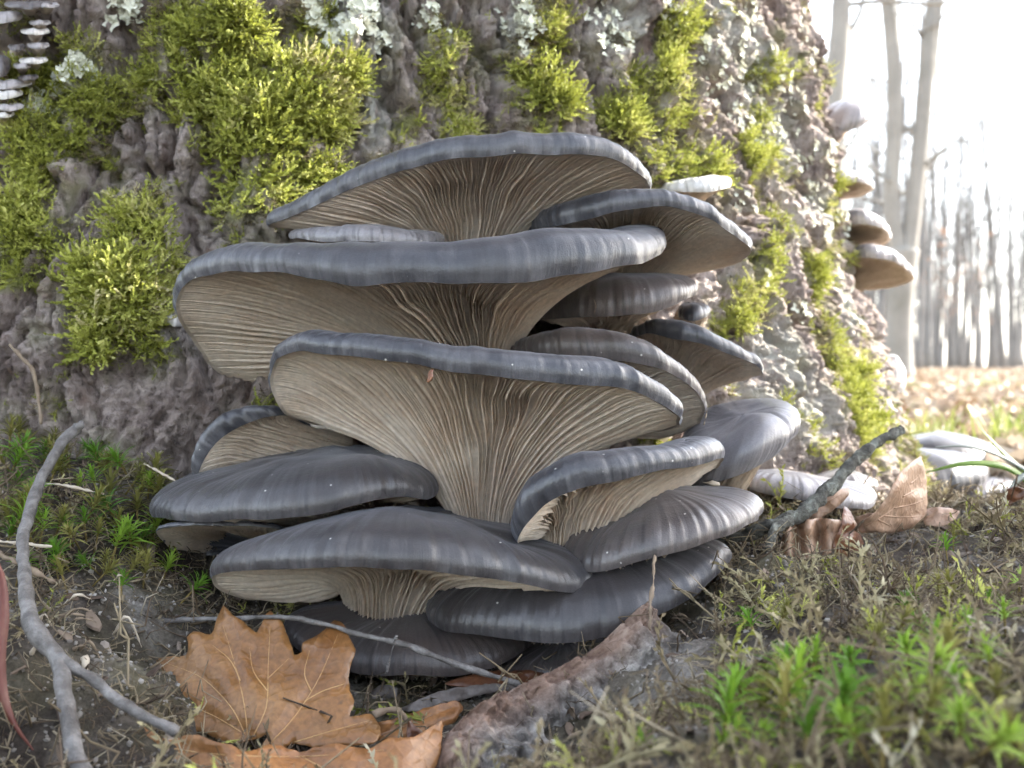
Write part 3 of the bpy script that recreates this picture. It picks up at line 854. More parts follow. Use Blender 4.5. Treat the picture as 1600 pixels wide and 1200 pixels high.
mushroom('oyster_mushroom', [(332, 906, .405, 14), (352, 897, .394, 34), (400, 893, .384, 46), (460, 889, .378, 54), (540, 886, .375, 58), (620, 887, .375, 58), (700, 894, .378, 56), (780, 907, .383, 52), (855, 920, .390, 44), (905, 924, .399, 32),
    (926, 912, .411, 16), (905, 892, .44, 12), (820, 860, .475, 14), (700, 842, .49, 16), (560, 855, .49, 16), (505, 914, .458, 8), (450, 938, .440, 6), (390, 937, .428, 6), (345, 924, .414, 7)], (610, 965, .45),
    'wide domed slate-grey oyster mushroom just above the fallen orange leaf', 'oyster mushrooms of the main cluster', hc=96, gills=72, gill_parts=True, stem_r=.017, nsamp=500, roll=1.9, mid=(.5, .55), cshift=.3, tmin=.72, mat='cap_umber')
mushroom('oyster_mushroom', [(812, 838, .402, 66), (826, 814, .395, 78), (855, 787, .391, 70), (905, 765, .388, 72), (980, 746, .390, 66), (1055, 732, .399, 54), (1108, 723, .412, 34), (1129, 716, .430, 14), (1112, 738, .462, 8), (1050, 758, .49, 8),
    (960, 790, .50, 14), (870, 850, .47, 30), (815, 852, .428, 50)], (880, 880, .435),
    'tilted slate-grey oyster mushroom with warm cream gills, right of the long gill fan', 'oyster mushrooms of the main cluster', N=(-.25, -.12, 1), hc=44, gills=56, gill_parts=True, stem_r=.013, mid=(.45, .5), depth=.003, roll=1.7, tmin=.72)
mushroom('oyster_mushroom', [(880, 862, .425, 20), (905, 888, .408, 34), (945, 892, .400, 42), (1005, 877, .397, 46), (1080, 855, .401, 46), (1145, 832, .411, 38), (1186, 810, .428, 20), (1180, 795, .455, 14), (1070, 790, .49, 20), (950, 805, .48, 20), (890, 835, .45, 20)],
    (960, 920, .47), 'smooth brownish oyster mushroom like a flat pebble, above the grey right-hand bottom cap', 'oyster mushrooms of the main cluster', hc=58, gills=40, stem_r=.014, mat='cap_brown', roll=2.0, cshift=.2, tmin=.72)
mushroom('oyster_mushroom', [(670, 962, .425, 22), (688, 982, .410, 38), (740, 992, .400, 50), (810, 1001, .394, 58), (880, 1003, .391, 60), (950, 992, .391, 58), (1020, 966, .395, 52), (1085, 928, .404, 42), (1136, 884, .420, 18), (1115, 880, .45, 14),
    (980, 892, .475, 20), (800, 905, .475, 20), (700, 935, .455, 20)], (860, 1040, .46),
    'long slate-grey oyster mushroom at the bottom right, partly behind the broken bark', 'oyster mushrooms of the main cluster', hc=80, gills=48, stem_r=.015, roll=1.9, cshift=.2, tmin=.72, mat='cap_umber')
mushroom('oyster_mushroom', [(445, 985, .435, 14), (478, 1028, .420, 26), (545, 1050, .411, 36), (620, 1057, .407, 42), (700, 1055, .406, 42), (775, 1040, .410, 36), (830, 1005, .428, 16), (790, 975, .455, 14), (650, 965, .475, 18), (520, 965, .46, 16)],
    (640, 1090, .45), 'lowest dark oyster mushroom, half hidden behind the orange leaf and thin twig', 'oyster mushrooms of the main cluster', hc=50, gills=70, stem_r=.014, mat='cap_brown', roll=1.8, cshift=.2, tmin=.72)
mushroom('oyster_mushroom', [(770, 1045, .425, 10), (820, 1062, .415, 18), (890, 1058, .412, 20), (960, 1030, .415, 16), (1000, 1005, .43, 10), (930, 1000, .45, 12), (820, 1010, .455, 12)],
    (880, 1090, .44), 'small dark oyster mushroom in the shade under the bottom right cap', 'oyster mushrooms of the main cluster', hc=26, gills=40, stem_r=.010, mat='cap_brown', fine=False)
mushroom('oyster_mushroom', [(1075, 757, .470, 30), (1110, 756, .458, 60), (1155, 743, .455, 74), (1205, 716, .462, 66), (1233, 688, .478, 30), (1222, 665, .51, 16), (1160, 660, .535, 20), (1085, 680, .53, 30), (1060, 730, .50, 30)],
    (1090, 790, .52), 'smooth pale grey oyster mushroom bulging like an ear against the bare bark', 'oyster mushrooms of the main cluster', N=(.22, -.42, .85), hc=58, gills=40, stem_r=.014, mat='cap_pale', roll=2.2, cshift=.1, tmin=.72)
mushroom('oyster_mushroom', [(1125, 758, .545, 14), (1180, 768, .527, 26), (1250, 783, .520, 30), (1310, 793, .523, 28), (1352, 794, .535, 20), (1366, 784, .55, 10), (1340, 770, .585, 10), (1250, 757, .60, 14), (1160, 752, .58, 14)],
    (1200, 850, .57), 'flat lilac-grey oyster mushroom crossed by the leaning stick', 'oyster mushrooms beside the leaning stick', hc=30, gills=60, stem_r=.012, mat='cap_edge', depth=.0026, cshift=.3)
mushroom('oyster_mushroom', [(1262, 770, .60, 14), (1300, 776, .585, 24), (1345, 776, .585, 24), (1370, 766, .60, 12), (1345, 758, .63, 12), (1290, 758, .63, 14)],
    (1310, 800, .62), 'small oyster mushroom low behind the leaning stick', 'oyster mushrooms beside the leaning stick', hc=34, gills=30, stem_r=.01, mat='cap_brown', fine=False)
FARG = 'pale oyster mushrooms by the dry beech leaves'
mushroom('oyster_mushroom', [(1285, 752, .90, 20), (1330, 778, .86, 36), (1390, 796, .84, 44), (1450, 790, .835, 46), (1500, 772, .84, 42), (1540, 752, .86, 24), (1520, 738, .92, 20), (1400, 734, .95, 26), (1310, 738, .94, 22)],
    (1390, 830, .90), 'broad pale lilac oyster mushroom low to the ground behind the upright beech leaf', FARG, hc=58, gills=40, stem_r=.02, mat='cap_lilac', roll=2.0, cshift=.1, N=(0, -.2, 1), stem_back=(1390, 850, .92))
mushroom('oyster_mushroom', [(1370, 722, .97, 20), (1420, 738, .94, 34), (1480, 745, .925, 38), (1540, 738, .93, 30), (1562, 722, .96, 16), (1530, 712, 1.0, 14), (1430, 708, 1.02, 20)],
    (1460, 790, .97), 'domed pale lilac oyster mushroom at the back, streaked by grass shadows', FARG, hc=50, gills=40, stem_r=.018, mat='cap_lilac', roll=2.0, cshift=.1, N=(0, -.15, 1), stem_back=(1460, 820, .98))
mushroom('oyster_mushroom', [(1470, 792, .87, 10), (1510, 792, .855, 18), (1560, 778, .86, 18), (1585, 760, .88, 10), (1560, 756, .92, 10), (1490, 765, .92, 12)],
    (1520, 820, .89), 'small cream oyster mushroom under the domed pale one', FARG, hc=26, gills=30, stem_r=.012, mat='cap_pale', fine=False, N=(0, -.2, 1), stem_back=(1520, 850, .9))
SIL = 'oyster mushrooms on the sunny edge of the trunk'
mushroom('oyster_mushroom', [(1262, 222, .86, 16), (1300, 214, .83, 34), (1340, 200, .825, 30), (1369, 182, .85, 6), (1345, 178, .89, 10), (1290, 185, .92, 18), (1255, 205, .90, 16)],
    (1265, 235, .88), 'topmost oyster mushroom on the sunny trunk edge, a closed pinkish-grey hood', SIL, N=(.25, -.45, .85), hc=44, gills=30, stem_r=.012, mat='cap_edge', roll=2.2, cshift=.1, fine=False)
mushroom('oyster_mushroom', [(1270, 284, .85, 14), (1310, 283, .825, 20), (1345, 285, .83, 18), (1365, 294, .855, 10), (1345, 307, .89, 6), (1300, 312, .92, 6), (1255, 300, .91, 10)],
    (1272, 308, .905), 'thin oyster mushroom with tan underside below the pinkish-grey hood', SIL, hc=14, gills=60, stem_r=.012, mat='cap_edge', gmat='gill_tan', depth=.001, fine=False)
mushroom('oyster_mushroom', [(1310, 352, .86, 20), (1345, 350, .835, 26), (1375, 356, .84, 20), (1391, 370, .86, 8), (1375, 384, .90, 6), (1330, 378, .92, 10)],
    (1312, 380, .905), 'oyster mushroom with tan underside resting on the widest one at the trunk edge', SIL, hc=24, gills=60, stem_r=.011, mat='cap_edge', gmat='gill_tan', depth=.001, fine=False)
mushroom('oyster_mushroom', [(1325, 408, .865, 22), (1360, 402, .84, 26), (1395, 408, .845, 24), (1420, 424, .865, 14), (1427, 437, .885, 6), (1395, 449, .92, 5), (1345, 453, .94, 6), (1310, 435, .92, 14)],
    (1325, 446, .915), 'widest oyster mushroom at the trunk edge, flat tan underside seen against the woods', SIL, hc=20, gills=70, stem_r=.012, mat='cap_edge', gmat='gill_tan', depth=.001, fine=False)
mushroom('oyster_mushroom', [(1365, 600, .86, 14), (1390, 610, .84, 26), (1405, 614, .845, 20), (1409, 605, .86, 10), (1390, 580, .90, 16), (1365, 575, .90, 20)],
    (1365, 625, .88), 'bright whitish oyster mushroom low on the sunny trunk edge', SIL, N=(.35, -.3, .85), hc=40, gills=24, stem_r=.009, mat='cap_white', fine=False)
mushroom('oyster_mushroom', [(1035, 300, .60, 10), (1070, 300, .585, 16), (1105, 300, .58, 22), (1132, 296, .588, 20), (1141, 287, .605, 8), (1115, 300, .63, 8), (1060, 306, .64, 8)],
    (1060, 330, .63), 'small folded pale cream oyster mushroom growing out of the moss on its own', None, N=(-.1, -.1, 1), hc=20, gills=40, stem_r=.010, mat='cap_white', depth=.0016)
mushroom('oyster_mushroom', [(262, 505, .50, 8), (272, 512, .495, 14), (285, 512, .50, 10), (283, 500, .51, 10), (268, 496, .51, 8)],
    (290, 515, .52), 'tiny pale oyster mushroom button behind the drooping end of the largest cap', None, hc=14, gills=0, stem_r=.003, mat='cap_white', nsamp=60)



# ------------------------------------------------------------------ small brackets, upper left of the trunk
def fan_bracket(px, py, wpx, tpx, label, group, mat):
    h = trunk_hit(px, py); d = h[1] - 0.010
    w = wpx / 2
    rim = [(px - w, py + tpx * .2, d, tpx * .4), (px - w * .55, py + tpx * .5, d - .006, tpx * .8), (px + w * .1, py + tpx * .6, d - .009, tpx), (px + w * .65, py + tpx * .4, d - .006, tpx * .8),
           (px + w, py + tpx * .1, d + .001, tpx * .4), (px + w * .4, py + tpx * .1, d + .012, tpx * .4), (px - w * .5, py + tpx * .1, d + .012, tpx * .4)]
    mushroom('bracket_fungus', rim, (px, py + tpx * .75, d + .012), label, group, hc=tpx * 1.1, gills=0, stem_r=.003, mat=mat, nsamp=70, cat='fungus', stem=False, wav=.5)
BR = 'small bracket fungi on the mossy upper left bark'
LB = 'small thin bracket fungus with a pale rim on the mossy upper bark'
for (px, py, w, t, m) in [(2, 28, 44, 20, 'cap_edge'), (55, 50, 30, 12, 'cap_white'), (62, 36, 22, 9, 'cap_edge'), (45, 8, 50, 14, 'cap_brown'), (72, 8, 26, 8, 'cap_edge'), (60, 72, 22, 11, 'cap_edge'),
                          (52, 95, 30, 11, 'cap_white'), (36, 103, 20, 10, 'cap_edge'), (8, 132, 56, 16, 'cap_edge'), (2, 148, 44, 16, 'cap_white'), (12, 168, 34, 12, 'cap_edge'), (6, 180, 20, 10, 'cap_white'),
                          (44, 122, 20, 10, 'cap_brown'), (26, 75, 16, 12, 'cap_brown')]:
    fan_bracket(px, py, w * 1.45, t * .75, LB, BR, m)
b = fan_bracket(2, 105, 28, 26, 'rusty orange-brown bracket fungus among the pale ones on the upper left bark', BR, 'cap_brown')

# ------------------------------------------------------------------ scatter by geometry nodes (stuff)
def euler_from_frames(X, Y, Z):
    """Rotation matrices with columns X,Y,Z -> XYZ euler arrays."""
    sy = np.clip(-X[:, 2], -1, 1)
    b = np.arcsin(sy)
    a = np.arctan2(Y[:, 2], Z[:, 2])
    c = np.arctan2(X[:, 1], X[:, 0])
    return np.stack([a, b, c], -1)

def frames(dirv, rng):
    """Z = dirv, spun at random."""
    Z = dirv / (np.linalg.norm(dirv, axis=1)[:, None] + 1e-12)
    ref = rng.normal(size=Z.shape)
    X = np.cross(ref, Z); X /= np.linalg.norm(X, axis=1)[:, None] + 1e-12
    return X, np.cross(Z, X), Z

def frames_up(dirv, up):
    """Z = dirv, -X side kept close to up (so a bent copy droops away from up)."""
    Z = dirv / (np.linalg.norm(dirv, axis=1)[:, None] + 1e-12)
    Y = np.cross(up, Z); Y /= np.linalg.norm(Y, axis=1)[:, None] + 1e-12
    return np.cross(Y, Z), Y, Z

def scatter(name, pts, eul, scl, sources, label, kind='stuff', parent=None):
    me = bpy.data.meshes.new(name)
    n = len(pts)
    me.vertices.add(n)
    me.vertices.foreach_set('co', np.asarray(pts, np.float32).ravel())
    a = me.attributes.new('rot', 'FLOAT_VECTOR', 'POINT'); a.data.foreach_set('vector', np.asarray(eul, np.float32).ravel())
    a = me.attributes.new('scl', 'FLOAT', 'POINT'); a.data.foreach_set('value', np.asarray(scl, np.float32))
    a = me.attributes.new('pick', 'INT', 'POINT'); a.data.foreach_set('value', RNG.integers(0, len(sources), n).astype(np.int32))
    me.update()
    o = bpy.data.objects.new(name, me); col.objects.link(o)
    if parent is not None: o.parent = parent
    src = bpy.data.collections.new(name + '_sources')
    for i, (sm, mt) in enumerate(sources):
        so = bpy.data.objects.new('%s_source_%02d' % (name, i), sm)
        sm.materials.clear(); sm.materials.append(mt)
        src.objects.link(so)
    g = bpy.data.node_groups.new(name, 'GeometryNodeTree')
    g.interface.new_socket('Geometry', in_out='INPUT', socket_type='NodeSocketGeometry')
    g.interface.new_socket('Geometry', in_out='OUTPUT', socket_type='NodeSocketGeometry')
    N_ = g.nodes
    gi, go = N_.new('NodeGroupInput'), N_.new('NodeGroupOutput')
    ip = N_.new('GeometryNodeInstanceOnPoints')
    ci = N_.new('GeometryNodeCollectionInfo')
    ci.inputs['Collection'].default_value = src
    ci.inputs['Separate Children'].default_value = True
    ci.inputs['Reset Children'].default_value = True
    ip.inputs['Pick Instance'].default_value = True
    def named(nm, dt):
        x = N_.new('GeometryNodeInputNamedAttribute'); x.data_type = dt; x.inputs['Name'].default_value = nm
        return [s for s in x.outputs if s.enabled and s.name == 'Attribute'][0]
    er = N_.new('FunctionNodeEulerToRotation')
    L = g.links.new
    L(gi.outputs[0], ip.inputs['Points'])
    L(ci.outputs[0], ip.inputs['Instance'])
    L(named('pick', 'INT'), ip.inputs['Instance Index'])
    L(named('rot', 'FLOAT_VECTOR'), er.inputs[0]); L(er.outputs[0], ip.inputs['Rotation'])
    L(named('scl', 'FLOAT'), ip.inputs['Scale'])
    L(ip.outputs[0], go.inputs[0])
    md = o.modifiers.new('scatter', 'NODES'); md.node_group = g
    set_props(o, label, None, None, kind)
    return o

# source meshes -----------------------------------------------------
def strand_mesh(seed, n=7, leaflets=16, bend=0.9, leaf=0.17, width=0.055, branches=2):
    """A feathery moss shoot, unit long along z, bending towards +x."""
    r = np.random.default_rng(seed)
    m = MB()
    def shoot(p0, az, el, length, nl):
        ts = np.linspace(0, 1, n)
        a = el - bend * ts ** 1.3 * r.uniform(.7, 1.2)
        step = length / (n - 1)
        P = [p0]
        for k in range(n - 1):
            P.append(P[-1] + step * np.array((math.cos(az) * math.cos(a[k]), math.sin(az) * math.cos(a[k]), math.sin(a[k]))))
        P = np.array(P)
        v, f, c = tube_data(P, np.linspace(0.022, 0.008, n) * (length ** .5), 3)
        m.add(v, f, c)
        for k in range(nl):
            t = (k + .5) / nl
            q = np.array([np.interp(t, ts, P[:, i]) for i in range(3)])
            tg = P[min(int(t * (n - 1)) + 1, n - 1)] - P[int(t * (n - 1))]; tg /= np.linalg.norm(tg)
            s = np.cross(tg, r.normal(size=3)); s /= np.linalg.norm(s)
            dv = tg * 0.75 + s * r.uniform(.45, .8)
            w = np.cross(dv, r.normal(size=3)); w /= np.linalg.norm(w)
            ll = leaf * r.uniform(.7, 1.2) * (1 - .4 * t)
            m.add([q - w * width * .5, q + w * width * .5, q + dv * ll * .55 + w * width * .35, q + dv * ll, q + dv * ll * .5 - w * width * .35], None, [(0, 1, 2), (0, 2, 4), (4, 2, 3)])
        return P
    P = shoot(np.zeros(3), 0.0, math.pi / 2, 1.0, leaflets)
    for b_ in range(branches):
        k = r.integers(1, n - 3)
        shoot(P[k], r.uniform(-2.2, 2.2), r.uniform(.2, 1.0), r.uniform(.3, .6), leaflets // 3)
    return m.mesh('moss_shoot_%d' % seed)

def debris_mesh(seed):
    r = np.random.default_rng(seed)
    m = MB()
    n = 5
    P = np.cumsum(np.concatenate([[[0, 0, 0]], r.normal(size=(n - 1, 3)) * 0.16 + np.array((0, 0, .25))]), 0)
    m.tube(P, np.linspace(.036, .014, n) * r.uniform(.4, 1.3), 4)
    for k in range(r.integers(0, 3)):
        q = P[r.integers(1, n)]
        m.tube(np.stack([q, q + r.normal(size=3) * .25, q + r.normal(size=3) * .4]), [.025, .02, .01], 3)
    return m.mesh('debris_%d' % seed)

def crumb_mesh(seed):
    r = np.random.default_rng(seed)
    g = (1 + 5 ** .5) / 2
    v = np.array([(-1, g, 0), (1, g, 0), (-1, -g, 0), (1, -g, 0), (0, -1, g), (0, 1, g), (0, -1, -g), (0, 1, -g), (g, 0, -1), (g, 0, 1), (-g, 0, -1), (-g, 0, 1)], float) / 2
    f = [(0, 11, 5), (0, 5, 1), (0, 1, 7), (0, 7, 10), (0, 10, 11), (1, 5, 9), (5, 11, 4), (11, 10, 2), (10, 7, 6), (7, 1, 8), (3, 9, 4), (3, 4, 2), (3, 2, 6), (3, 6, 8), (3, 8, 9), (4, 9, 5), (2, 4, 11), (6, 2, 10), (8, 6, 7), (9, 8, 1)]
    v = v * r.uniform(.55, 1.25, (12, 1)) * r.uniform(.6, 1.3, 3)
    return np_mesh('crumb_%d' % seed, v, np.array(f), smooth_shade=False)

def flake_mesh(seed):
    """A lobed lichen flake, cupped, about unit wide."""
    r = np.random.default_rng(seed)
    n = 15
    th = np.arange(n) / n * 2 * np.pi
    lob = 0.42 + 0.13 * np.cos(th * r.integers(3, 6) + r.uniform(0, 6)) + r.uniform(-.07, .07, n)
    v = [(0, 0, 0)]
    for k in range(n): v.append((lob[k] * .6 * math.cos(th[k]), lob[k] * .6 * math.sin(th[k]), .05 + r.uniform(-.02, .03)))
    for k in range(n): v.append((lob[k] * math.cos(th[k]), lob[k] * math.sin(th[k]), .14 + r.uniform(-.08, .12)))
    t = [(0, 1 + k, 1 + (k + 1) % n) for k in range(n)]
    q = [(1 + k, 1 + n + k, 1 + n + (k + 1) % n, 1 + (k + 1) % n) for k in range(n)]
    return np.array(v), np.array(q), np.array(t)

def star_mesh(seed, leaves=26, stem=1.0):
    """A star moss shoot: narrow pointed leaves in a rosette on a short stem, about unit leaf length."""
    r = np.random.default_rng(seed)
    m = MB()
    for k in range(leaves):
        t = k / leaves
        az = k * 2.399 + r.uniform(-.2, .2)
        el = math.radians(8 + 72 * t ** 1.3) + r.uniform(-.12, .12)
        ll = (1.0 - .45 * t) * r.uniform(.8, 1.15)
        p0 = np.array((0, 0, stem * (.35 + .65 * t) ))
        nseg = 4
        pts, a = [p0], el + .35
        for s in range(nseg):
            pts.append(pts[-1] + ll / nseg * np.array((math.cos(az) * math.cos(a), math.sin(az) * math.cos(a), math.sin(a)))); a -= .26
        pts = np.array(pts)
        w = np.array((-math.sin(az), math.cos(az), 0)) * .055
        wid = np.array((.9, 1.0, .8, .5, .04))
        up = np.array((0, 0, .022))
        L_ = pts + w * wid[:, None] + up; R_ = pts - w * wid[:, None] + up
        v = np.stack([L_, pts, R_], 1).reshape(-1, 3)
        f = []
        for s in range(nseg):
            b0 = s * 3
            f += [(b0, b0 + 1, b0 + 4, b0 + 3), (b0 + 1, b0 + 2, b0 + 5, b0 + 4)]
        m.add(v, f)
    return m

# moss on the trunk --------------------------------------------------
def face_samples(P, M_, nu, nv, count, rng, power=1.0, mask=None):
    """Random points on a wrapped grid surface weighted by a vertex weight; gives points and normals."""
    G = P.reshape(nu, nv, 3); W = M_.reshape(nu, nv)
    du = np.roll(G, -1, 0) - G
    dv = np.zeros_like(G); dv[:, :-1] = G[:, 1:] - G[:, :-1]
    nrm = np.cross(du, dv); area = np.linalg.norm(nrm, axis=2)
    w = (area * W ** power); w[:, -1] = 0
    w = w.ravel(); w /= w.sum()
    idx = rng.choice(len(w), count, p=w)
    a, b_ = rng.random(count)[:, None], rng.random(count)[:, None]
    p = G.reshape(-1, 3)[idx] + du.reshape(-1, 3)[idx] * a + dv.reshape(-1, 3)[idx] * b_
    n_ = nrm.reshape(-1, 3)[idx]; n_ /= np.linalg.norm(n_, axis=1)[:, None] + 1e-12
    return p, n_

rng = np.random.default_rng(5)
nu, nv = len(th), len(zz)
vis = ((TH > math.radians(-142)) & (TH < math.radians(-8)) & (ZZ > 0.0) & (ZZ < 0.47)).ravel()
mw = np.clip(TM - .03, 0, 1) ** 1.2 * vis * (.12 + smooth(-.3, .3, fbm(TP0, 60, 3, 97)) ** 1.5)
sp, sn = face_samples(TP, mw, nu, nv, 36000, rng)
rad_n = np.stack([sp[:, 0] - TC[0], sp[:, 1] - TC[1], np.zeros(len(sp))], -1); rad_n /= np.linalg.norm(rad_n, axis=1)[:, None]
sgn = np.sign((sn * rad_n).sum(1)); sn = sn * sgn[:, None]
nn = sn * .5 + rad_n * .5
dirs = nn * 0.62 + np.array((0, 0, -0.62)) + rng.normal(size=sp.shape) * 0.48
X, Y, Z = frames_up(dirs, np.array((0, 0, -1.0))[None] + rng.normal(size=sp.shape) * .25)
msrc = [(strand_mesh(i, leaflets=20, bend=1.0, leaf=.15, width=.06), M['moss']) for i in range(6)]
size = rng.uniform(.005, .018, len(sp)) * (.42 + .75 * moss_mask(sp)) * (0.75 + 0.5 * smooth(-.3, .3, fbm(sp, 20, 2, 3)))
scatter('moss', sp - rad_n * .001, euler_from_frames(X, Y, Z), size, msrc, 'yellow-green feathery moss hanging in cushions on the trunk bark')
# thin olive moss film between the cushions
mw2 = smooth(0.06, 0.35, TM) * (1 - smooth(.35, .7, TM)) * vis * (smooth(-.1, .25, fbm(TP0, 30, 3, 90)) + .05)
sp, sn = face_samples(TP, mw2, nu, nv, 12000, rng)
rad_n = np.stack([sp[:, 0] - TC[0], sp[:, 1] - TC[1], np.zeros(len(sp))], -1); rad_n /= np.linalg.norm(rad_n, axis=1)[:, None]
dirs = rad_n + np.array((0, 0, -0.8)) + rng.normal(size=sp.shape) * 0.5
X, Y, Z = frames_up(dirs, np.array((0, 0, -1.0))[None] + rng.normal(size=sp.shape) * .25)
scatter('thin_moss', sp, euler_from_frames(X, Y, Z), rng.uniform(.004, .009, len(sp)), [(strand_mesh(20 + i, leaflets=10, bend=1.0), M['moss_dry']) for i in range(4)],
        'thin olive and tan moss strands clinging to the bark furrows')

# lichen patches -----------------------------------------------------
def bark_point(px, py):
    h = trunk_hit(px, py)
    v = h[:2] - TC
    t = math.atan2(v[1], v[0])
    P, _, _ = trunk_surface(np.array([t]), np.array([h[2]]))
    return P[0], np.array((math.cos(t), math.sin(t), 0))

LIG = 'pale lichen patches on the bark'
def lichen(px, py, rx, ry, count, size, label, group=LIG, mat=None):
    r = np.random.default_rng(px * 7 + py)
    c, n = bark_point(px, py)
    v2 = c[:2] - TC
    t0 = math.atan2(v2[1], v2[0]); Rr = math.hypot(*v2)
    k = c[1] / FPX
    a = r.uniform(0, 2 * math.pi, count); q = np.sqrt(r.random(count))
    cosf = max(.35, abs(math.sin(t0)))
    tt = t0 + q * np.cos(a) * rx * k / Rr / cosf
    zq = c[2] + q * np.sin(a) * ry * k
    P, _, _ = trunk_surface(tt, zq)
    gate = fbm(P, 70, 2, 15) + .38 > q * .45
    m = MB()
    fl = [flake_mesh(i) for i in range(5)]
    for i in np.nonzero(gate)[0]:
        nn = np.array((math.cos(tt[i]), math.sin(tt[i]), .35)) + r.normal(size=3) * .45
        nn /= np.linalg.norm(nn)
        x = np.cross(nn, r.normal(size=3)); x /= np.linalg.norm(x); y = np.cross(nn, x)
        v, f, tr = fl[r.integers(0, 5)]
        s = size * r.uniform(.55, 1.3)
        m.add(P[i] + np.array((math.cos(tt[i]), math.sin(tt[i]), 0)) * .0012 + (v[:, :1] * x + v[:, 1:2] * y + v[:, 2:] * nn) * s, f, tr)
    if not m.n: return
    o = mobj('lichen_patch', m.mesh('lichen_patch', c), M['lichen'], None, c)
    set_props(o, label, 'lichen', group)
GENL = 'whitish crinkled lichen patch on the furrowed bark'
for (px, py, rx, ry, cnt, s, lab) in [
    (545, 28, 75, 46, 330, .0072, 'large white crinkled lichen patch above the topmost cap, left of the dark furrow'),
    (820, 40, 42, 48, 190, .0060, 'white-green lichen patch above the right half of the topmost cap'),
    (95, 112, 44, 28, 150, .0080, 'bright white lichen patch in the moss beside the small bracket fungi'),
    (50, 168, 26, 30, 80, .0078, GENL), (185, 10, 34, 26, 110, .0066, GENL), (955, 40, 34, 60, 90, .0048, GENL), (1090, 70, 30, 50, 70, .0048, GENL),
    (1180, 60, 60, 70, 240, .0050, 'broad sunlit lichen crust high on the right flank of the trunk'),
    (1225, 150, 48, 70, 220, .0048, GENL), (1185, 190, 40, 40, 110, .0044, GENL), (1130, 130, 30, 40, 80, .0044, GENL), (1262, 60, 20, 70, 120, .0052, GENL),
    (1270, 250, 26, 60, 120, .0052, GENL), (1290, 330, 24, 50, 110, .0056, GENL), (1318, 350, 22, 40, 70, .0068, GENL), (1335, 410, 14, 50, 70, .0062, GENL), (1350, 490, 14, 60, 80, .0052, GENL),
    (1195, 430, 16, 20, 26, .0045, GENL), (1265, 490, 16, 16, 24, .0048, GENL), (1170, 320, 18, 20, 26, .0045, GENL), (560, 140, 20, 24, 30, .0045, GENL), (372, 95, 16, 28, 26, .0045, GENL),
    (192, 450, 8, 8, 10, .0040, GENL), (1365, 560, 12, 40, 50, .005, GENL), (690, 20, 30, 24, 46, .0045, GENL), (1040, 30, 24, 34, 50, .0045, GENL)]:
    lichen(px, py, rx, ry, cnt, s, lab)

# ------------------------------------------------------------------ ground cover
def ground_pts(n, x0, x1, y0, y1, rng, dens=None):
    x = rng.uniform(x0, x1, n); y = rng.uniform(y0, y1, n)
    keep = np.abs(x) < y * 0.5 + .03
    v = np.stack([x - TC[0], y - TC[1]], -1)
    z = ground_h(x, y)
    keep &= np.hypot(v[:, 0], v[:, 1]) > trunk_R(np.arctan2(v[:, 1], v[:, 0]), np.maximum(z, 0))
    if dens is not None: keep &= rng.random(n) < dens(x, y)
    return np.stack([x, y, z], -1)[keep]

def in_frame_px(P):
    return 800 + P[0] / P[1] * FPX, HZ - (P[2] - ZC) / P[1] * FPX

rng = np.random.default_rng(8)
# hollow in front of the cluster stays barer
def hollow(x, y):
    h = np.exp(-((x + .03) / .10) ** 2 - ((y - .40) / .09) ** 2)
    a, b_ = at(1012, 944, .386), at(690, 1185, .338)             # the broken slab of bark
    t = np.clip(((x - a[0]) * (b_[0] - a[0]) + (y - a[1]) * (b_[1] - a[1])) / ((b_[:2] - a[:2]) @ (b_[:2] - a[:2])), 0, 1)
    d = np.hypot(x - a[0] - (b_[0] - a[0]) * t - .012, y - a[1] - (b_[1] - a[1]) * t + .014)
    h = np.maximum(h, 1.15 * np.exp(-(d / .026) ** 4))
    h = np.maximum(h, 1.15 * np.exp(-((x - .150) / .055) ** 4 - ((y - .475) / .042) ** 4))   # under the beech leaves
    return np.minimum(h, 1.15)
P = ground_pts(70000, -.34, .5, .17, 1.0, rng, lambda x, y: np.clip(.9 - .75 * hollow(x, y), 0.06, 1) * (.45 + .9 * smooth(-.25, .3, fbm(np.stack([x, y, 0 * x], -1), 24, 3, 4))))
d = rng.normal(size=P.shape) * np.array((1, 1, .42)); d[:, 2] = np.abs(d[:, 2])
X, Y, Z = frames(d, rng)
scatter('ground_debris', P + np.array((0, 0, .0008)), euler_from_frames(X, Y, Z), rng.gamma(3.0, .0019, len(P)) + .002, [(debris_mesh(i), M['litter']) for i in range(7)],
        'brown and tan plant debris scattered over the soil round the stump')
P = ground_pts(66000, -.34, .5, .17, 1.0, rng, lambda x, y: np.clip(1 - .85 * hollow(x, y), .02, 1) * smooth(-.10, .30, fbm(np.stack([x, y, 0 * x], -1), 19, 3, 14)))
d = rng.normal(size=P.shape) * np.array((.9, .9, .35)) + np.array((0, 0, .42))
X, Y, Z = frames(d, rng)
scatter('ground_moss', P, euler_from_frames(X, Y, Z), rng.gamma(4.0, .0026, len(P)) + .002, [(strand_mesh(40 + i, leaflets=14, bend=1.1), M['moss_dry'] if i < 6 else M['moss']) for i in range(7)],
        'dull olive creeping moss covering the soil mounds')
P = ground_pts(70000, -.34, .5, .17, 1.0, rng, lambda x, y: .35 + .8 * smooth(0, .3, -fbm(np.stack([x, y, 0 * x], -1), 19, 3, 14)))
scatter('soil_grains', P, rng.uniform(0, 6.28, P.shape), np.minimum(rng.gamma(1.8, .00030, len(P)) + .00025, .0010), [(crumb_mesh(i), M['grain']) for i in range(6)],
        'grey sandy soil grains and crumbs lying between the moss')

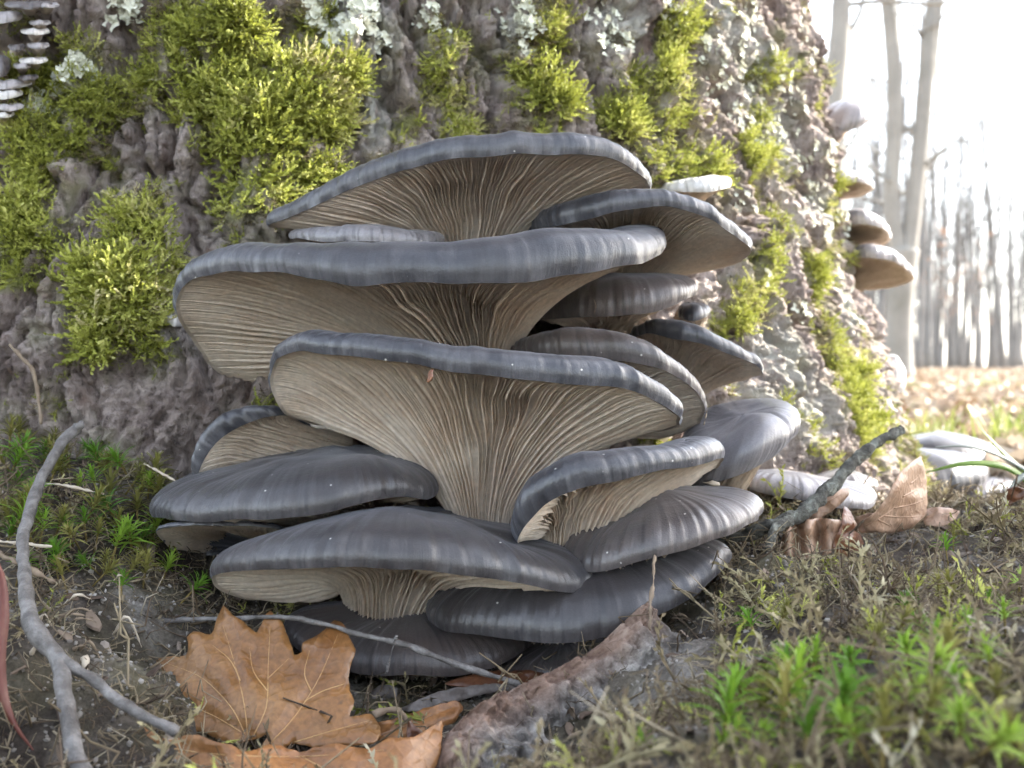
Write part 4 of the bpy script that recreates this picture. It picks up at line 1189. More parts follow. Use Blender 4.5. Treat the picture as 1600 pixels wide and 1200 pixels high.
P = ground_pts(3200, -.34, .5, .17, 1.0, rng)
def chip_mesh(seed):
    r = np.random.default_rng(seed)
    n = 9
    th_ = np.arange(n) / n * 2 * np.pi
    o = np.stack([np.cos(th_) * r.uniform(.7, 1.3, n), np.sin(th_) * r.uniform(.25, .6, n), r.normal(size=n) * .10], -1)
    v = np.concatenate([o, o * .9 + np.array((0, 0, .16)), [(0, 0, .2)]])
    q = [(k, (k + 1) % n, n + (k + 1) % n, n + k) for k in range(n)]
    t = [(n + k, n + (k + 1) % n, 2 * n) for k in range(n)]
    return np_mesh('chip_%d' % seed, v, [np.array(q), np.array(t)], smooth_shade=False)
M['chip'] = mat_instanced('bark_chip', [(0.0, (0.035, 0.024, 0.018)), (0.4, (0.10, 0.068, 0.048)), (0.75, (0.20, 0.15, 0.11)), (1.0, (0.36, 0.32, 0.28))], 0.85, 0, 25, vary=.85)
eu_ = np.stack([rng.normal(size=len(P)) * .5, rng.normal(size=len(P)) * .5, rng.uniform(0, 6.28, len(P))], -1)
scatter('bark_chips', P + np.array((0, 0, .001)), eu_, rng.gamma(2.2, .0010, len(P)) + .001, [(chip_mesh(i), M['chip']) for i in range(6)], 'small brown bark chips and leaf crumbs strewn over the soil')

# star moss, each shoot its own thing ------------------------------------
star_protos = []
for i in range(7):
    m = star_mesh(i, 24 + 3 * (i % 3), .9)
    sm = m.mesh('leaf_rosette'); sm.materials.append(M['star'] if i < 4 else M['star_dull'])
    t = MB(); t.tube(np.array([(0, 0, -.5), (0.02, 0, 0.2), (0, 0, .9)]), [.05, .05, .04], 5)
    tm2 = t.mesh('stem'); tm2.materials.append(M['star_stem'])
    star_protos.append((sm, tm2))
def star(px, py, d, s_px, label, group, rs, grow=1.45):
    P = at(px, py, d)
    o = empty('star_moss', P)
    s = s_px * grow * rs.uniform(.75, 1.2) / FPX * d
    o.scale = (s, s, s)
    o.rotation_euler = (rs.uniform(-.45, .55) + .25, rs.uniform(-.4, .4), rs.uniform(0, 6.28))
    set_props(o, label, 'moss', group)
    a, b_ = star_protos[rs.randrange(7)]
    for nm, me in (('leaf_rosette', a), ('stem', b_)):
        c = bpy.data.objects.new(nm, me); col.objects.link(c); c.parent = o
    return o
rs = random.Random(3)
SL = 'green star-shaped moss shoot on the left bank beside the grey forked twig'
GL = 'star moss on the left bank'
def ground_hit(px, py):
    d = .16
    while d < 1.2:
        p = at(px, py, d)
        if p[2] < ground_h(np.array([p[0]]), np.array([p[1]]), False)[0]: return d
        d += .003
    return .5
for (px, py, s) in [(30, 690, 26), (62, 683, 22), (165, 722, 30), (162, 740, 26), (170, 790, 34), (205, 760, 28), (178, 808, 28), (15, 740, 26), (52, 778, 18), (110, 730, 28), (100, 750, 24), (235, 762, 26), (120, 850, 28),
                    (205, 860, 40), (235, 850, 38), (175, 870, 34), (190, 925, 20), (110, 840, 24), (265, 855, 24), (290, 935, 26), (90, 900, 24), (30, 820, 24), (60, 860, 26), (10, 850, 24), (15, 695, 26), (80, 700, 20),
                    (130, 690, 20), (215, 810, 24), (150, 850, 30), (180, 835, 26), (240, 880, 30), (70, 730, 22), (125, 770, 22), (155, 905, 22), (225, 910, 24), (30, 900, 24), (100, 870, 22), (255, 905, 22), (45, 712, 24), (150, 765, 22)]:
    star(px, py, ground_hit(px, py + 8), s, SL, GL, rs)
for k in range(46):
    px, py = rs.uniform(-10, 285), rs.uniform(690, 935)
    if py > 860 and px < 60: continue
    star(px, py, ground_hit(px, py + 8) - .002, rs.uniform(14, 30), SL, GL, rs)
SR = 'bright green star moss shoot on the right mound before the mushrooms'
GR = 'star moss on the right mound'
for (px, py, s) in [(1400, 1010, 34), (1450, 1000, 30), (1490, 960, 30), (1465, 945, 26), (1360, 1030, 34), (1240, 1130, 60), (1180, 1150, 60), (1130, 1170, 56), (1290, 1110, 60), (1310, 1160, 66), (1350, 1120, 56), (1450, 1080, 48),
                    (1480, 1060, 44), (1420, 1060, 40), (1225, 1100, 44), (1270, 1060, 34), (1260, 1190, 60), (1380, 1190, 60), (1110, 1190, 50), (1180, 1195, 50), (1440, 1150, 50), (1500, 1100, 46), (1550, 1060, 40), (1520, 1010, 34),
                    (1570, 990, 30), (1330, 1060, 36), (1180, 1000, 26), (1220, 985, 24), (1560, 1120, 44), (1590, 1180, 50), (1500, 1170, 50), (1530, 1190, 50), (1160, 1110, 38), (1130, 1045, 22), (1590, 940, 24), (1480, 880, 20), (1490, 860, 18),
                    (1350, 1185, 60), (1220, 1165, 60), (1400, 1125, 48), (1010, 1190, 26), (1410, 965, 24), (1540, 960, 26), (1455, 1030, 34)]:
    star(px, py - 10, ground_hit(px, py + 14) - .004, s, SR, GR, rs, 1.3)

# ------------------------------------------------------------------ twigs, sticks, stems
def twig(name, pts, r_px, label, cat, mat, group=None, side=(), nseg=12, rough=.0010, bumps=True, n=40):
    """pts (px,py,d); r_px radii in px at each point."""
    W = np.array([[*at(*p), r / FPX * p[2]] for p, r in zip(pts, r_px)])
    S = open_spline(W, n)
    org = S[0, :3].copy()
    rad = np.abs(S[:, 3])
    sd_ = int(abs(pts[0][0])) % 50
    if bumps:
        rad = rad * (1 + .36 * noise(np.stack([np.arange(n) * .31, np.zeros(n), np.zeros(n)], -1), 1, sd_))
        S[:, :3] += np.stack([noise(np.stack([np.arange(n) * .23 + k * 9, np.zeros(n), np.zeros(n)], -1), 1, sd_ + k) for k in range(3)], -1) * rad[:, None] * .7
    v, f, c = tube_data(S[:, :3], rad, nseg, rough, sd_)
    if not side:
        o = mobj(name, np_mesh(name, v - org, [f, c]), M[mat], None, org)
        return set_props(o, label, cat, group)
    root = empty(name, org); set_props(root, label, cat, group)
    mobj('main_stem', np_mesh('main_stem', v - org, [f, c]), M[mat], root)
    for (nm, sp_, sr) in side:
        W = np.array([[*at(*p), r / FPX * p[2]] for p, r in zip(sp_, sr)])
        q = open_spline(W, 22)
        v, f, c = tube_data(q[:, :3], np.abs(q[:, 3]) * (1 + .2 * noise(np.stack([np.arange(22) * .4, np.zeros(22), np.zeros(22)], -1), 1, 4)), nseg, rough, 4)
        mobj(nm, np_mesh(nm, v - org, [f, c]), M[mat], root)
    return root

twig('forked_twig', [(122, 668, 0.435), (95, 690, 0.428), (72, 735, 0.418), (52, 780, 0.406), (38, 835, 0.385), (40, 900, 0.365), (50, 965, 0.348), (72, 1005, 0.338), (96, 1035, 0.331), (100, 1090, 0.319), (112, 1150, 0.308), (140, 1215, 0.298)],
     [8, 7.5, 8, 9, 10, 11, 13, 15, 15, 12, 12, 13], 'long smooth grey forked twig lying across the star moss on the left bank', 'twig', 'twig',
     side=[('side_branch', [(94, 1028, 0.332), (118, 1045, 0.329), (150, 1065, 0.327), (185, 1095, 0.323), (225, 1118, 0.319), (275, 1143, 0.315)], [10, 9, 9, 8.5, 8, 9]),
           ('broken_spur', [(120, 668, 0.435), (127, 663, 0.432)], [7, 6])])
twig('thin_twig', [(165, 976, .415), (230, 971, .408), (330, 967, .398), (430, 964, .390), (500, 973, .386), (560, 990, .384), (640, 1010, .384), (720, 1040, .386), (790, 1062, .389), (840, 1082, .392)], [2, 3, 3.6, 4.2, 4.5, 4.5, 4.5, 4.8, 5, 4.5],
     'thin pale twig lying across the orange leaf and the lowest cap', 'twig', 'twig',
     side=[('side_shoot', [(617, 1004, .383), (610, 1025, .382), (604, 1052, .382)], [2.2, 1.6, 1.2]), ('bud', [(614, 1006, .383), (620, 994, .381)], [2.5, 1.2]), ('bud', [(430, 964, .390), (434, 957, .389)], [2.2, 1.0])])
twig('leaning_stick', [(1410, 672, 0.482), (1385, 682, 0.478), (1350, 708, 0.471), (1310, 748, 0.463), (1275, 785, 0.456), (1240, 808, 0.452), (1205, 822, 0.450), (1160, 838, 0.452), (1100, 850, 0.458)], [7, 7.5, 8.5, 9.5, 11, 12, 10.5, 8, 7],
     'dark lichen-flecked stick leaning over the flat lilac mushroom', 'stick', 'twig_lichen', rough=.0016, nseg=14, n=70,
     side=[('side_branch', [(1235, 812, 0.450), (1212, 826, 0.444), (1203, 845, 0.439), (1199, 872, 0.436)], [9, 8, 5.5, 4])])
twig('bent_stem', [(15, 538, .49), (35, 560, .485), (52, 580, .482), (60, 620, .48), (64, 662, .475)], [2, 3, 3, 2.6, 2.2], 'thin bent brown stem standing before the bare foot of the trunk', 'stem', 'rootlet')
twig('pale_stem', [(132, 1025, .352), (138, 1060, .350), (150, 1088, .349), (165, 1112, .348), (180, 1125, .348)], [5, 4, 3.5, 3.5, 3.5], 'pale upright leaf stalk with a blunt end, joined to the large brown leaf', 'leaf stalk', 'straw')
twig('straw', [(70, 755, .44), (110, 760, .437), (162, 772, .434)], [1.6, 2, 1.6], 'pale straw lying across the star moss under the bare bark', 'straw', 'straw')
twig('straw', [(-10, 845, .40), (30, 848, .395), (80, 855, .392)], [3, 3, 2], 'long reddish straw across the forked twig', 'straw', 'straw')
twig('straw', [(-10, 860, .385), (40, 885, .38), (85, 910, .378)], [4, 4, 3], 'brown dry stem crossing the forked twig below the reddish straw', 'straw', 'rootlet')
twig('straw', [(225, 725, .46), (250, 738, .455), (275, 752, .45)], [1.5, 1.8, 1.2], 'short bleached straw near the upturned mushroom', 'straw', 'straw')
twig('straw', [(1022, 868, .395), (1021, 905, .385), (1016, 950, .378), (1016, 985, .376)], [2.2, 2.2, 2, 1.6], 'thin grey stalk standing up in front of the bottom right cap', 'straw', 'rootlet')
twig('straw', [(585, 1118, .36), (600, 1110, .362), (622, 1112, .364), (650, 1140, .365), (676, 1166, .366)], [6, 6, 4, 3, 3], 'curved dry leaf stalk with a thick end before the hollow', 'leaf stalk', 'rootlet')
r = random.Random(12)
for k in range(26):
    side_l = k < 12
    px = r.uniform(40, 190) if side_l else r.uniform(1040, 1590)
    py = r.uniform(900, 1080) if side_l else r.uniform(900, 1180)
    d0 = ground_hit(px, py)
    a = r.uniform(-1.2, 1.2); ln = r.uniform(25, 80)
    p = [(px, py, d0 - .004), (px + ln * .5 * math.cos(a), py - abs(ln * .35 * math.sin(a)) - 5, d0 - .007), (px + ln * math.cos(a), py - ln * .3 * math.sin(a), d0 - .003)]
    twig('rootlet', p, [1.6, 1.8, 1.0], 'fine dry rootlet on the left bank by the hollow' if side_l else 'fine dry rootlet on the right mound among the star moss', 'rootlet', 'rootlet' if r.random() < .6 else 'straw',
         'rootlets on the left bank' if side_l else 'rootlets on the right mound', n=14, nseg=5)
# stout blurred stalks in the foreground moss
for (p, rr_, lab) in [([(1380, 1040, .27), (1390, 1080, .262), (1400, 1130, .255), (1408, 1180, .25)], [9, 14, 16, 15], 'stubby dark dead stalk standing in the star moss'),
                      ([(1545, 1000, .29), (1575, 1050, .28), (1590, 1100, .27), (1560, 1180, .26)], [8, 13, 13, 10], 'curved dark dead stalk at the edge of the right mound'),
                      ([(1490, 960, .33), (1550, 955, .325), (1610, 950, .32)], [5, 6, 6], 'grey twig lying flat on the right mound'),
                      ([(1320, 885, .44), (1345, 905, .43), (1375, 930, .42)], [9, 11, 8], 'short rotten brown stick lying below the beech leaves'),
                      ([(1240, 1165, .26), (1275, 1180, .255), (1310, 1205, .25)], [4, 5, 4], 'thin brown stem low in the foreground star moss')]:
    twig('dead_stalk', p, rr_, lab, 'stalk', 'twig_lichen' if rr_[1] > 9 else 'rootlet', rough=.0012)
# grass blades at the right
def blade_obj(pts, wpx, mat, label, name='grass_blade'):
    S = open_spline(np.array([at(*p) for p in pts]), 26)
    w = np.interp(np.linspace(0, 1, 26), np.linspace(0, 1, len(wpx)), wpx) / FPX * pts[0][2]
    org = S[-1].copy()
    tg = np.gradient(S, axis=0); tg /= np.linalg.norm(tg, axis=1)[:, None]
    sd2 = np.cross(tg, np.array((.25, -1.0, .45))); sd2 /= np.linalg.norm(sd2, axis=1)[:, None]
    nrm = np.cross(sd2, tg)
    v = np.stack([S - sd2 * w[:, None] + nrm * (w * .35)[:, None], S - nrm * .0003, S + sd2 * w[:, None] + nrm * (w * .35)[:, None], S + nrm * .0003], 1).reshape(-1, 3) - org
    f = []
    for k in range(25):
        b0 = k * 4
        for j in range(4): f.append((b0 + j, b0 + (j + 1) % 4, b0 + 4 + (j + 1) % 4, b0 + 4 + j))
    o = mobj(name, np_mesh(name, v, np.array(f)), M[mat], None, org)
    return set_props(o, label, 'grass')
blade_obj([(1448, 738, .60), (1500, 726, .60), (1550, 726, .605), (1585, 738, .61), (1630, 775, .62)], [1, 4, 6, 6, 5], 'blade', 'green grass blade arching over the domed pale mushroom')
blade_obj([(1462, 699, .60), (1510, 698, .60), (1560, 712, .605), (1620, 745, .61)], [1, 2.5, 3.5, 4], 'blade_grey', 'dull grey grass blade arching above the green one')
blade_obj([(1530, 668, .70), (1550, 690, .70), (1580, 720, .70), (1630, 760, .70)], [1, 3, 4, 4], 'blade', 'short fresh grass blade behind the arching ones')
blade_obj([(1575, 770, .56), (1588, 752, .565), (1605, 742, .57), (1640, 735, .58)], [3, 5, 5, 4], 'blade_grey', 'dark curved grass blade beside the reddish leaf scrap')
blade_obj([(-6, 880, .330), (2, 905, .328), (4, 960, .325), (0, 1020, .322), (4, 1080, .320), (22, 1130, .318), (52, 1172, .318)], [4, 9, 11, 9, 8, 4, 1.2], 'red_leaf', 'narrow reddish-brown leaf blade hanging at the edge of the left bank', 'leaf_blade')

# ------------------------------------------------------------------ dead leaves
def leaf(name, poly, d0, gx_, gy_, mat, label, veins=(), cup=0.0, wave=.0015, group=None, vmat='vein', spacing=9.0, cat='leaf', vr=1.5, curl=None, thick=.00035):
    """poly: outline in photo px; the leaf lies on a slanted sheet at distance d0 + gx*dx + gy*dy (metres per px), bent by cup, wave and curl."""
    poly = np.array(poly, float)
    c = poly.mean(0)
    # smooth outline slightly
    out = []
    for i in range(len(poly)):
        a, b_ = poly[i], poly[(i + 1) % len(poly)]
        n = max(2, int(np.hypot(*(b_ - a)) / spacing))
        for k in range(n): out.append(a + (b_ - a) * k / n)
    out = np.array(out)
    out = out * .55 + (np.roll(out, 1, 0) + np.roll(out, -1, 0)) * .225
    jit = np.random.default_rng(int(c[0])).normal(size=out.shape) * spacing * .09
    out = out + jit
    lo, hi = out.min(0), out.max(0)
    gxs, gys = np.meshgrid(np.arange(lo[0], hi[0], spacing), np.arange(lo[1], hi[1], spacing * .87), indexing='ij')
    gxs = gxs + (np.arange(gxs.shape[1]) % 2)[None] * spacing * .5
    pts = np.stack([gxs.ravel(), gys.ravel()], -1)
    # inside test
    x, y = pts[:, 0], pts[:, 1]
    ins = np.zeros(len(pts), bool)
    mind = np.full(len(pts), 1e9)
    for i in range(len(out)):
        x1, y1 = out[i]; x2, y2 = out[(i + 1) % len(out)]
        cr_ = ((y1 > y) != (y2 > y)) & (x < (x2 - x1) * (y - y1) / (y2 - y1 + 1e-12) + x1)
        ins ^= cr_
        mind = np.minimum(mind, np.hypot(x - x1, y - y1))
    pts = pts[ins & (mind > spacing * .55)]
    allp = np.concatenate([out, pts])
    res = delaunay_2d_cdt([Vector(p) for p in allp], [], [list(range(len(out)))], 1, 1e-4)
    v2 = np.array([tuple(v) for v in res[0]]); tri = [f for f in res[2] if len(f) == 3]
    sz = max(hi - lo)
    def depth(p):
        u = (p - c) / sz
        q = np.stack([u[:, 0], u[:, 1], np.full(len(u), c[0] * .01)], -1)
        dd = d0 + gx_ * (p[:, 0] - c[0]) + gy_ * (p[:, 1] - c[1]) + cup * (u[:, 0] ** 2 + .6 * u[:, 1] ** 2) + fbm(q, 3.2, 2, 3) * wave * 4 + noise(q, 11, 5) * wave
        for vn in veins:
            vp = np.array(vn, float)
            md = np.full(len(p), 1e9)
            for a, b_ in zip(vp[:-1], vp[1:]):
                t = np.clip(((p - a) @ (b_ - a)) / ((b_ - a) @ (b_ - a) + 1e-9), 0, 1)
                md = np.minimum(md, np.linalg.norm(p - (a + (b_ - a) * t[:, None]), axis=1))
            dd = dd + .0011 * np.exp(-(md / 9) ** 2)
        if curl is not None:
            dd = dd + curl(u)
        return dd
    def lift(p, off=0.0):
        dd = depth(p) + off
        return np.stack([(p[:, 0] - 800) / FPX * dd, dd, ZC + (HZ - p[:, 1]) / FPX * dd], -1)
    W = lift(v2)
    org = lift(c[None])[0]
    root = empty(name, org); set_props(root, label, cat, group)
    bl = mobj('blade', np_mesh('blade', W - org, np.array(tri)), M[mat], root)
    so = bl.modifiers.new('thickness', 'SOLIDIFY'); so.thickness = thick; so.offset = 0
    for vn in veins:
        q = open_spline(np.array(vn, float), 18)
        w3 = lift(q, -.0003)
        v, f, cc = tube_data(w3, np.linspace(vr, vr * .35, 18) / FPX * d0, 5)
        mobj('vein', np_mesh('vein', v - org, [f, cc]), M[vmat], root)
    return root

def z7(*pp): return [(x / 2.5, 720 + y / 2.5) for x, y in pp]
leaf('dead_leaf', z7((870, 556), (905, 605), (955, 625), (1000, 682), (1030, 620), (1055, 583), (1105, 630), (1130, 700), (1142, 765), (1180, 750), (1178, 710), (1250, 680), (1308, 618), (1350, 645), (1368, 700), (1396, 738), (1362, 830), (1366, 900), (1386, 938),
     (1360, 1005), (1450, 985), (1490, 1040), (1478, 1100), (1400, 1112), (1300, 1108), (1220, 1122), (1150, 1100), (1090, 1130), (1040, 1142), (1020, 1112), (1058, 1055), (1010, 1085), (930, 1105), (860, 1098), (790, 1058), (700, 1050), (610, 1000),
     (578, 945), (568, 912), (612, 898), (688, 930), (660, 870), (618, 810), (602, 775), (650, 762), (735, 766), (733, 690), (755, 662), (828, 686), (838, 640), (858, 600)),
     .372, -.00003, -.00018, 'leaf_orange', 'large lobed orange-brown dead leaf standing upright at the foot of the cluster', cup=.03, wave=.0012,
     veins=[z7((968, 1085), (955, 960), (925, 820), (870, 640)), z7((985, 1085), (1040, 960), (1048, 800), (1055, 650)), z7((1050, 1110), (1150, 1000), (1240, 860), (1320, 680)), z7((958, 1070), (900, 960), (790, 850), (650, 790)),
            z7((1150, 1100), (1280, 1060), (1460, 1010)), z7((940, 1060), (840, 1000), (680, 930)), z7((940, 860), (900, 780), (830, 720)), z7((1047, 850), (1110, 790), (1130, 770)), z7((1190, 940), (1260, 900), (1350, 870)), z7((1045, 900), (990, 820), (975, 730)),
            z7((1215, 900), (1190, 830), (1210, 740))], vr=1.3)
leaf('dead_leaf', [(145, 1215), (160, 1165), (176, 1122), (196, 1138), (215, 1130), (262, 1158), (300, 1146), (345, 1160), (392, 1176), (420, 1162), (470, 1176), (520, 1160), (575, 1172), (600, 1156), (648, 1152), (692, 1124), (690, 1170), (668, 1240), (400, 1265), (150, 1260)], .325, 0, -.00012, 'leaf_brown',
     'broad brown dead leaf lying under the upright orange leaf', veins=[[(178, 1124), (215, 1160), (270, 1215), (300, 1250)], [(215, 1160), (330, 1178), (470, 1182), (600, 1172)], [(330, 1178), (370, 1205), (400, 1240)], [(470, 1182), (520, 1210), (540, 1240)]], cup=.05, wave=.003, vmat='vein', spacing=9)
leaf('dead_leaf', [(585, 1130), (620, 1122), (668, 1106), (712, 1092), (726, 1104), (710, 1130), (660, 1146), (610, 1158), (575, 1160)], .378, 0, -.00015, 'leaf_brown', 'orange-brown leaf fragment in the hollow beside the broken bark',
     veins=[[(590, 1150), (640, 1132), (712, 1102)]], spacing=7, vmat='vein_dark')
leaf('dead_leaf', [(545, 1120), (570, 1085), (600, 1068), (622, 1075), (618, 1100), (590, 1122), (560, 1140)], .398, 0, -.0001, 'leaf_grey', 'grey crumpled leaf scrap standing in the hollow under the lowest cap', wave=.003, spacing=6, vmat='vein_dark')
leaf('dead_leaf', [(620, 1110), (660, 1090), (710, 1074), (770, 1068), (830, 1072), (870, 1084), (800, 1078), (740, 1088), (700, 1100), (650, 1112)], .395, 0, -.0002, 'leaf_grey', 'long curled grey dead leaf edge lying in the hollow', wave=.003, spacing=6, vmat='vein_dark')
leaf('dead_leaf', [(690, 1068), (760, 1048), (830, 1048), (900, 1064), (850, 1080), (760, 1082)], .408, 0, -.0002, 'leaf_dark', 'dark wet leaf flat under the lowest mushroom', spacing=8, vmat='vein_dark')
leaf('dead_leaf', [(636, 1122), (655, 1140), (678, 1166), (676, 1215), (640, 1215), (636, 1170)], .357, .0001, -.0001, 'leaf_dark', 'dark brown folded leaf edge beside the broken bark', spacing=7, vmat='vein_dark')
leaf('dead_leaf', [(426, 1205), (432, 1190), (446, 1184), (458, 1196), (462, 1215), (430, 1218)], .335, 0, -.0001, 'leaf_yellow', 'yellow leaf tip poking up before the broad brown leaf', spacing=6)
leaf('dead_leaf', [(500, 1215), (540, 1192), (600, 1184), (640, 1190), (650, 1215), (560, 1225)], .338, 0, -.0002, 'leaf_dark', 'dark leaf scrap lying on the broad brown leaf', spacing=8, vmat='vein_dark')
leaf('dead_leaf', [(205, 1128), (225, 1112), (262, 1122), (270, 1140), (240, 1146)], .366, 0, -.0001, 'leaf_yellow', 'small ochre leaf scrap behind the fork of the grey twig', spacing=7)
BL = dict(mat='leaf_beech', vmat='vein_dark', spacing=6)
leaf('beech_leaf', [(1440, 711), (1446, 740), (1449, 782), (1444, 812), (1418, 828), (1385, 834), (1353, 830), (1346, 816), (1368, 800), (1388, 775), (1402, 742), (1424, 722)], .474, .0002, -.00005, label='upright curled beech leaf with a pointed tip beside the pale mushrooms', cup=.05,
     veins=[[(1352, 822), (1395, 795), (1425, 755), (1440, 714)], [(1380, 806), (1415, 808), (1444, 806)], [(1396, 794), (1425, 788), (1448, 780)], [(1410, 776), (1430, 766), (1446, 755)], [(1372, 812), (1395, 824)], [(1422, 756), (1436, 744), (1443, 735)]], curl=lambda u: .010 * np.sin(u[:, 0] * 5 + u[:, 1] * 3), **BL)
leaf('beech_leaf', [(1215, 868), (1222, 840), (1240, 816), (1275, 810), (1312, 812), (1332, 826), (1318, 850), (1290, 868), (1250, 876)], .452, .0001, -.0001, label='crumpled ribbed beech leaf under the leaning stick', cup=.02,
     veins=[[(1218, 858), (1270, 840), (1328, 824)], [(1240, 850), (1246, 830), (1248, 818)], [(1262, 843), (1270, 826), (1276, 812)], [(1284, 837), (1292, 824), (1300, 813)], [(1250, 850), (1270, 866)], [(1275, 842), (1295, 858)]], curl=lambda u: .006 * np.sin(u[:, 0] * 22), **BL)
leaf('beech_leaf', [(1245, 812), (1268, 790), (1296, 772), (1322, 761), (1331, 768), (1316, 786), (1290, 806), (1262, 816)], .470, 0, -.0001, label='narrow rolled beech leaf pointing up along the leaning stick', cup=.03, veins=[[(1250, 810), (1290, 786), (1326, 766)]], **BL)
leaf('beech_leaf', [(1318, 788), (1330, 800), (1342, 830), (1350, 850), (1332, 872), (1306, 868), (1300, 850), (1314, 825)], .450, .0003, 0, label='dark folded beech leaf between the ribbed and the upright one', cup=.04, **{**BL, 'mat': 'leaf_dark'})
leaf('beech_leaf', [(1336, 808), (1362, 800), (1378, 812), (1370, 832), (1344, 834)], .476, 0, 0, label='brown beech leaf scrap at the foot of the upright leaf', **BL)
leaf('beech_leaf', [(1442, 796), (1470, 792), (1502, 798), (1492, 812), (1470, 824), (1444, 820)], .50, 0, -.0003, label='low reddish-brown beech leaf behind the soil mound', **BL)
leaf('beech_leaf', [(1565, 770), (1585, 758), (1606, 766), (1612, 790), (1590, 780), (1575, 792)], .54, 0, 0, label='reddish-brown leaf scrap under the dark curved grass blade', **{**BL, 'mat': 'leaf_dark'})

# ------------------------------------------------------------------ broken slab of bark at the front
edge = open_spline(np.array([at(*p) for p in ((1012, 944, .386), (985, 965, .384), (940, 1002, .380), (880, 1036, .375), (820, 1066, .368), (760, 1096, .358), (712, 1136, .348), (690, 1185, .340), (684, 1235, .334))]), 210)
prof = [(-.030, .045), (-.008, .012), (-.001, .006), (0, 0), (.002, -.0045), (.003, -.010), (.004, -.018), (.008, -.028), (.016, -.042), (.026, -.060)]   # (down/back | along)
rows, eatt = [], []
ncs = 110
qs = np.linspace(0, 1, ncs)
back = np.array((-.55, .75, -.30)); front = np.array((.50, -.72, -.55))
for q in qs:
    if q < .30:   k = (.30 - q) / .30; off = back / np.linalg.norm(back) * k * .035 + np.array((0, 0, -.035)) * k ** 1.5
    elif q < .45: k = (q - .30) / .15; off = np.array((.5, -.8, -.15)) * k * .0085
    else:         k = (q - .45) / .55; off = np.array((.5, -.8, -.15)) * .0085 + np.array((.55, -.45, -.75)) * k * .075
    rows.append(edge + off); eatt.append(np.full(len(edge), float(smooth(.50, .44, q) if False else (1 - smooth(.42, .52, q)))))
SV = np.stack(rows, 1).reshape(-1, 3); SE = np.stack(eatt, 1).ravel()
SN = np.array((.3, -.7, .6)); SN /= np.linalg.norm(SN)
SV = SV + SN * (fbm(SV, 55, 4, 33) * .0095 - np.abs(noise(SV, 140, 34)) * .006 + fbm(SV, 320, 3, 35) * .0032)[:, None]
so_ = edge.mean(0)
so_ = np.array((so_[0], so_[1], 0.0))
slab = mobj('bark_slab', np_mesh('bark_slab', SV - so_, grid_faces(len(edge), ncs), attrs={'edge': np.clip(SE + fbm(SV, 90, 2, 40) * .35, 0, 1)}), M['slab'], None, so_)
set_props(slab, 'rough broken slab of grey bark with a brown torn edge, in front of the cluster', 'bark')
# crumbs and fibres lying on the slab
# ------------------------------------------------------------------ small bits on the mushrooms
twig('insect_husk', [(676, 578, .393), (671, 588, .392), (668, 597, .391)], [2.5, 4.5, 2], 'tiny brown insect husk stuck under the front cap', 'husk', 'leaf_dark', n=10, nseg=6)
twig('plant_bit', [(1100, 378, .505), (1104, 368, .503), (1107, 360, .503)], [1, 1.8, 1], 'tiny yellowish plant bit stuck under the tilted upper right cap', 'debris', 'straw', n=8, nseg=5)
twig('midge', [(1098, 753, .452), (1110, 756, .450), (1124, 757, .449)], [2, 3.5, 2], 'pale winged midge sitting under the pale ear-shaped mushroom', 'insect', 'straw', n=8, nseg=6)
for (p, lab) in (([(928, 468, .466), (931, 478, .464), (929, 488, .464)], 'wisp of yellow fibre on the brown cap under the largest one'), ([(1105, 640, .475), (1102, 655, .47), (1100, 664, .468)], 'thin dark fibre hanging by the pale ear-shaped mushroom')):
    twig('fibre', p, [.8, 1, .8], lab, 'fibre', 'rootlet', n=8, nseg=4, bumps=False)

# ------------------------------------------------------------------ background: floor litter, grass, trees
rng = np.random.default_rng(21)
n = 26000
yy = 0.9 + (26 - .9) * rng.random(n) ** 2.2
xx = rng.uniform(-.02, .62, n) * yy + .05
P = np.stack([xx, yy, ground_h(xx, yy) + .002 * np.sqrt(yy)], -1)
keep = np.hypot(P[:, 0] - TC[0], P[:, 1] - TC[1]) > .56
P = P[keep]
def litter_leaf(seed):
    r = np.random.default_rng(seed)
    nl = 7
    t = np.linspace(0, 1, nl)
    w = .30 * np.sin(np.pi * t ** .85) ** .8 + .005
    cz = r.uniform(-.25, .35); tw = r.uniform(-.5, .5)
    v = []
    for k in range(nl):
        zc_ = cz * math.sin(math.pi * t[k]) + tw * t[k] * .2
        for s in (-1, 0, 1):
            v.append((t[k] - .5, s * w[k], zc_ + abs(s) * r.uniform(-.05, .22)))
    return np_mesh('fallen_leaf_%d' % seed, np.array(v), grid_faces(nl, 3))
lsrc = [(litter_leaf(i), M['litter_leaf']) for i in range(7)]
eu = np.stack([rng.normal(size=len(P)) * .45, rng.normal(size=len(P)) * .45, rng.uniform(0, 6.28, len(P))], -1)
scatter('leaf_litter', P, eu, rng.uniform(.035, .075, len(P)) * (1 + .03 * P[:, 1]), lsrc, 'sunlit tan and brown fallen leaves carpeting the forest floor')
def tuft(seed):
    r = np.random.default_rng(seed); m = MB()
    for k in range(14):
        a = r.uniform(0, 6.28); l = r.uniform(.5, 1); b_ = r.uniform(.15, .7)
        p = np.array([(r.normal() * .08, r.normal() * .08, 0)] * 4) + np.array([(0, 0, 0), (math.cos(a) * b_ * .2 * l, math.sin(a) * b_ * .2 * l, .45 * l), (math.cos(a) * b_ * .55 * l, math.sin(a) * b_ * .55 * l, .8 * l), (math.cos(a) * b_ * l, math.sin(a) * b_ * l, .95 * l)])
        w = np.array((-math.sin(a), math.cos(a), 0)) * .018
        wd = np.array((1, .9, .6, .1))[:, None]
        m.add(np.stack([p - w * wd, p + w * wd], 1).reshape(-1, 3), [(0, 1, 3, 2), (2, 3, 5, 4), (4, 5, 7, 6)])
    return m.mesh('tuft_%d' % seed)
n = 2200
